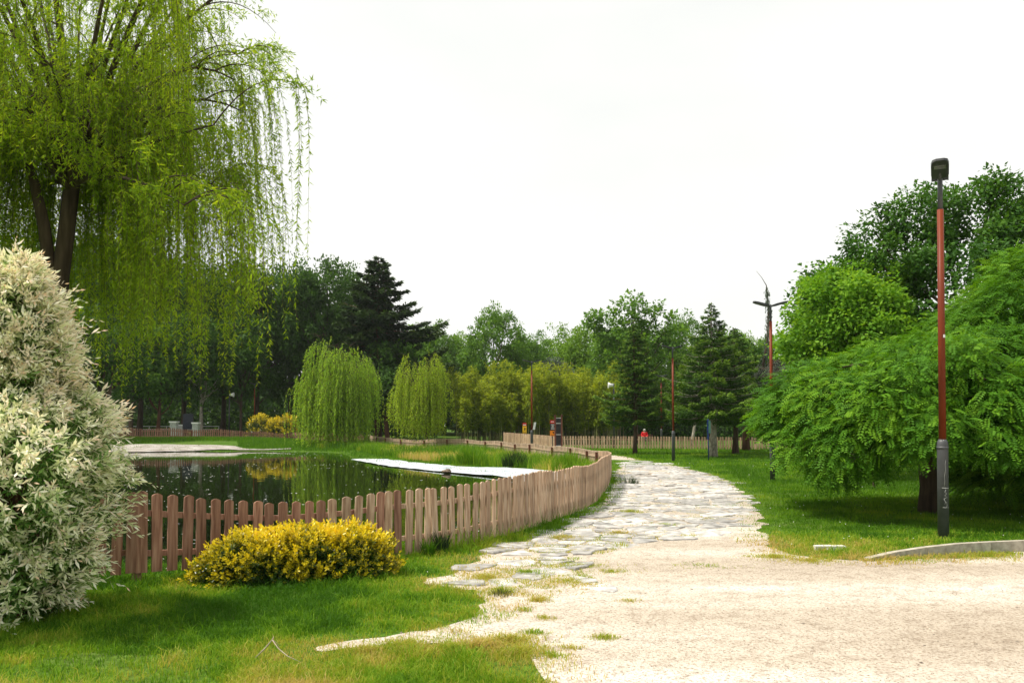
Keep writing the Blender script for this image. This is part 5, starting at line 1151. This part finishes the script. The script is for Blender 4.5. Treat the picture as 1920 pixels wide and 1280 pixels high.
# ------------------------------------------------------------------ seated person and bench beyond the right fence
def person(px, Y):
    X0 = XofP(px, Y); b = thing('park_bench', 'dark bench behind the right fence under the seated person', 'bench', (X0, Y + .05, .1))
    g = G()
    for k in range(4): g.box((0, -.15 + k * .11, .44), (1.5, .09, .035))
    g.build('seat', M['brownpost'], b); g = G()
    for k in range(3): g.box((0, .27, .6 + k * .13), (1.5, .03, .09))
    g.build('backrest', M['brownpost'], b)
    for s in (-.65, .65):
        g = G(); g.box((s, 0, .21), (.05, .4, .42)); g.box((s, .235, .45), (.05, .03, .95)); g.build('leg', M['dark_metal'], b)
    J = {'pel': (0, 0, .56), 'wai': (0, .02, .74), 'che': (0, .0, .98), 'nec': (0, -.01, 1.12), 'hed': (0, -.03, 1.24), 'top': (0, -.03, 1.33), 'sl': (-.17, 0, 1.06), 'el': (-.25, -.04, .82), 'wl': (-.12, -.26, .72), 'hl': (-.06, -.33, .70),
         'sr': (.17, 0, 1.06), 'er': (.25, -.04, .82), 'wr': (.12, -.26, .72), 'hr': (.06, -.33, .70), 'll': (-.1, -.02, .55), 'kl': (-.13, -.43, .54), 'al': (-.13, -.45, .1), 'fl': (-.13, -.6, .04), 'lr': (.1, -.02, .55), 'kr': (.13, -.43, .54), 'ar': (.13, -.45, .1), 'fr': (.13, -.6, .04)}
    Rr = {'pel': .15, 'wai': .135, 'che': .155, 'nec': .055, 'hed': .095, 'top': .07, 'sl': .07, 'el': .05, 'wl': .035, 'hl': .035, 'sr': .07, 'er': .05, 'wr': .035, 'hr': .035, 'll': .09, 'kl': .065, 'al': .04, 'fl': .035, 'lr': .09, 'kr': .065, 'ar': .04, 'fr': .035}
    E = [('pel','wai'),('wai','che'),('che','nec'),('nec','hed'),('hed','top'),('che','sl'),('sl','el'),('el','wl'),('wl','hl'),('che','sr'),('sr','er'),('er','wr'),('wr','hr'),('pel','ll'),('ll','kl'),('kl','al'),('al','fl'),('pel','lr'),('lr','kr'),('kr','ar'),('ar','fr')]
    t = thing('person', 'person in a red jacket sitting behind the right picket fence', 'person', (X0, Y, .1))
    def skin(name, mat, keys, grow=0.0):
        ks = [k for k in J if k in keys]; me = bpy.data.meshes.new(name); me.from_pydata([J[k] for k in ks], [(ks.index(a), ks.index(b_)) for a, b_ in E if a in ks and b_ in ks], [])
        o = bpy.data.objects.new(name, me); COL.objects.link(o); o.parent = t; o.modifiers.new('s', 'SKIN'); sk = me.skin_vertices[0].data if me.skin_vertices else None
        if sk is None:
            return o
        for i, k in enumerate(ks): sk[i].radius = (Rr[k] + grow, Rr[k] + grow)
        sk[0].use_root = True; s_ = o.modifiers.new('u', 'SUBSURF'); s_.levels = 1; s_.render_levels = 1; me.materials.append(mat); return o
    import bmesh
    def skin2(name, mat, keys, grow=0.0):
        ks = [k for k in J if k in keys]; bm = bmesh.new(); lay = bm.verts.layers.skin.verify(); vs = {}
        for i, k in enumerate(ks):
            v = bm.verts.new(J[k]); v[lay].radius = (Rr[k] + grow, Rr[k] + grow); v[lay].use_root = (i == 0); vs[k] = v
        for a, b_ in E:
            if a in vs and b_ in vs: bm.edges.new((vs[a], vs[b_]))
        me = bpy.data.meshes.new(name); bm.to_mesh(me); bm.free(); me.materials.append(mat)
        o = bpy.data.objects.new(name, me); COL.objects.link(o); o.parent = t; o.modifiers.new('skin', 'SKIN'); s_ = o.modifiers.new('sub', 'SUBSURF'); s_.levels = 1; s_.render_levels = 1; return o
    skin2('body', M['skin'], set(J)); skin2('jacket', M['redcloth'], {'pel', 'wai', 'che', 'sl', 'el', 'wl', 'sr', 'er', 'wr'}, .02)
    skin2('trousers', M['navycloth'], {'pel', 'll', 'kl', 'al', 'lr', 'kr', 'ar'}, .015)
    th = np.linspace(0, 1.7, 6); ph = np.arange(12) / 12 * 6.283; V = [(math.cos(p_) * math.sin(a_) * .105, -.02 + math.sin(p_) * math.sin(a_) * .11, 1.27 + math.cos(a_) * .105) for a_ in th for p_ in ph]
    G().add(V, [[i * 12 + j, i * 12 + (j + 1) % 12, (i + 1) * 12 + (j + 1) % 12, (i + 1) * 12 + j] for i in range(5) for j in range(12)], smooth=True).build('hair', M['hair'], t)
person(1208, 66)

# ------------------------------------------------------------------ haze: one closed box of thin pale air
m = bpy.data.materials.new('haze_air'); m.use_nodes = True; nt = m.node_tree
for n in list(nt.nodes): nt.nodes.remove(n)
ou = nt.nodes.new('ShaderNodeOutputMaterial'); pv_ = nt.nodes.new('ShaderNodeVolumePrincipled')
pv_.inputs['Color'].default_value = (.92, .96, .95, 1); pv_.inputs['Density'].default_value = .00018; pv_.inputs['Anisotropy'].default_value = .3
nt.links.new(pv_.outputs[0], ou.inputs['Volume'])
g = G(); g.box((0, 495, 11.0), (2200, 1920, 26)); tag(g.build('haze', m), 'thin pale haze in the air', 'haze', kind='stuff')
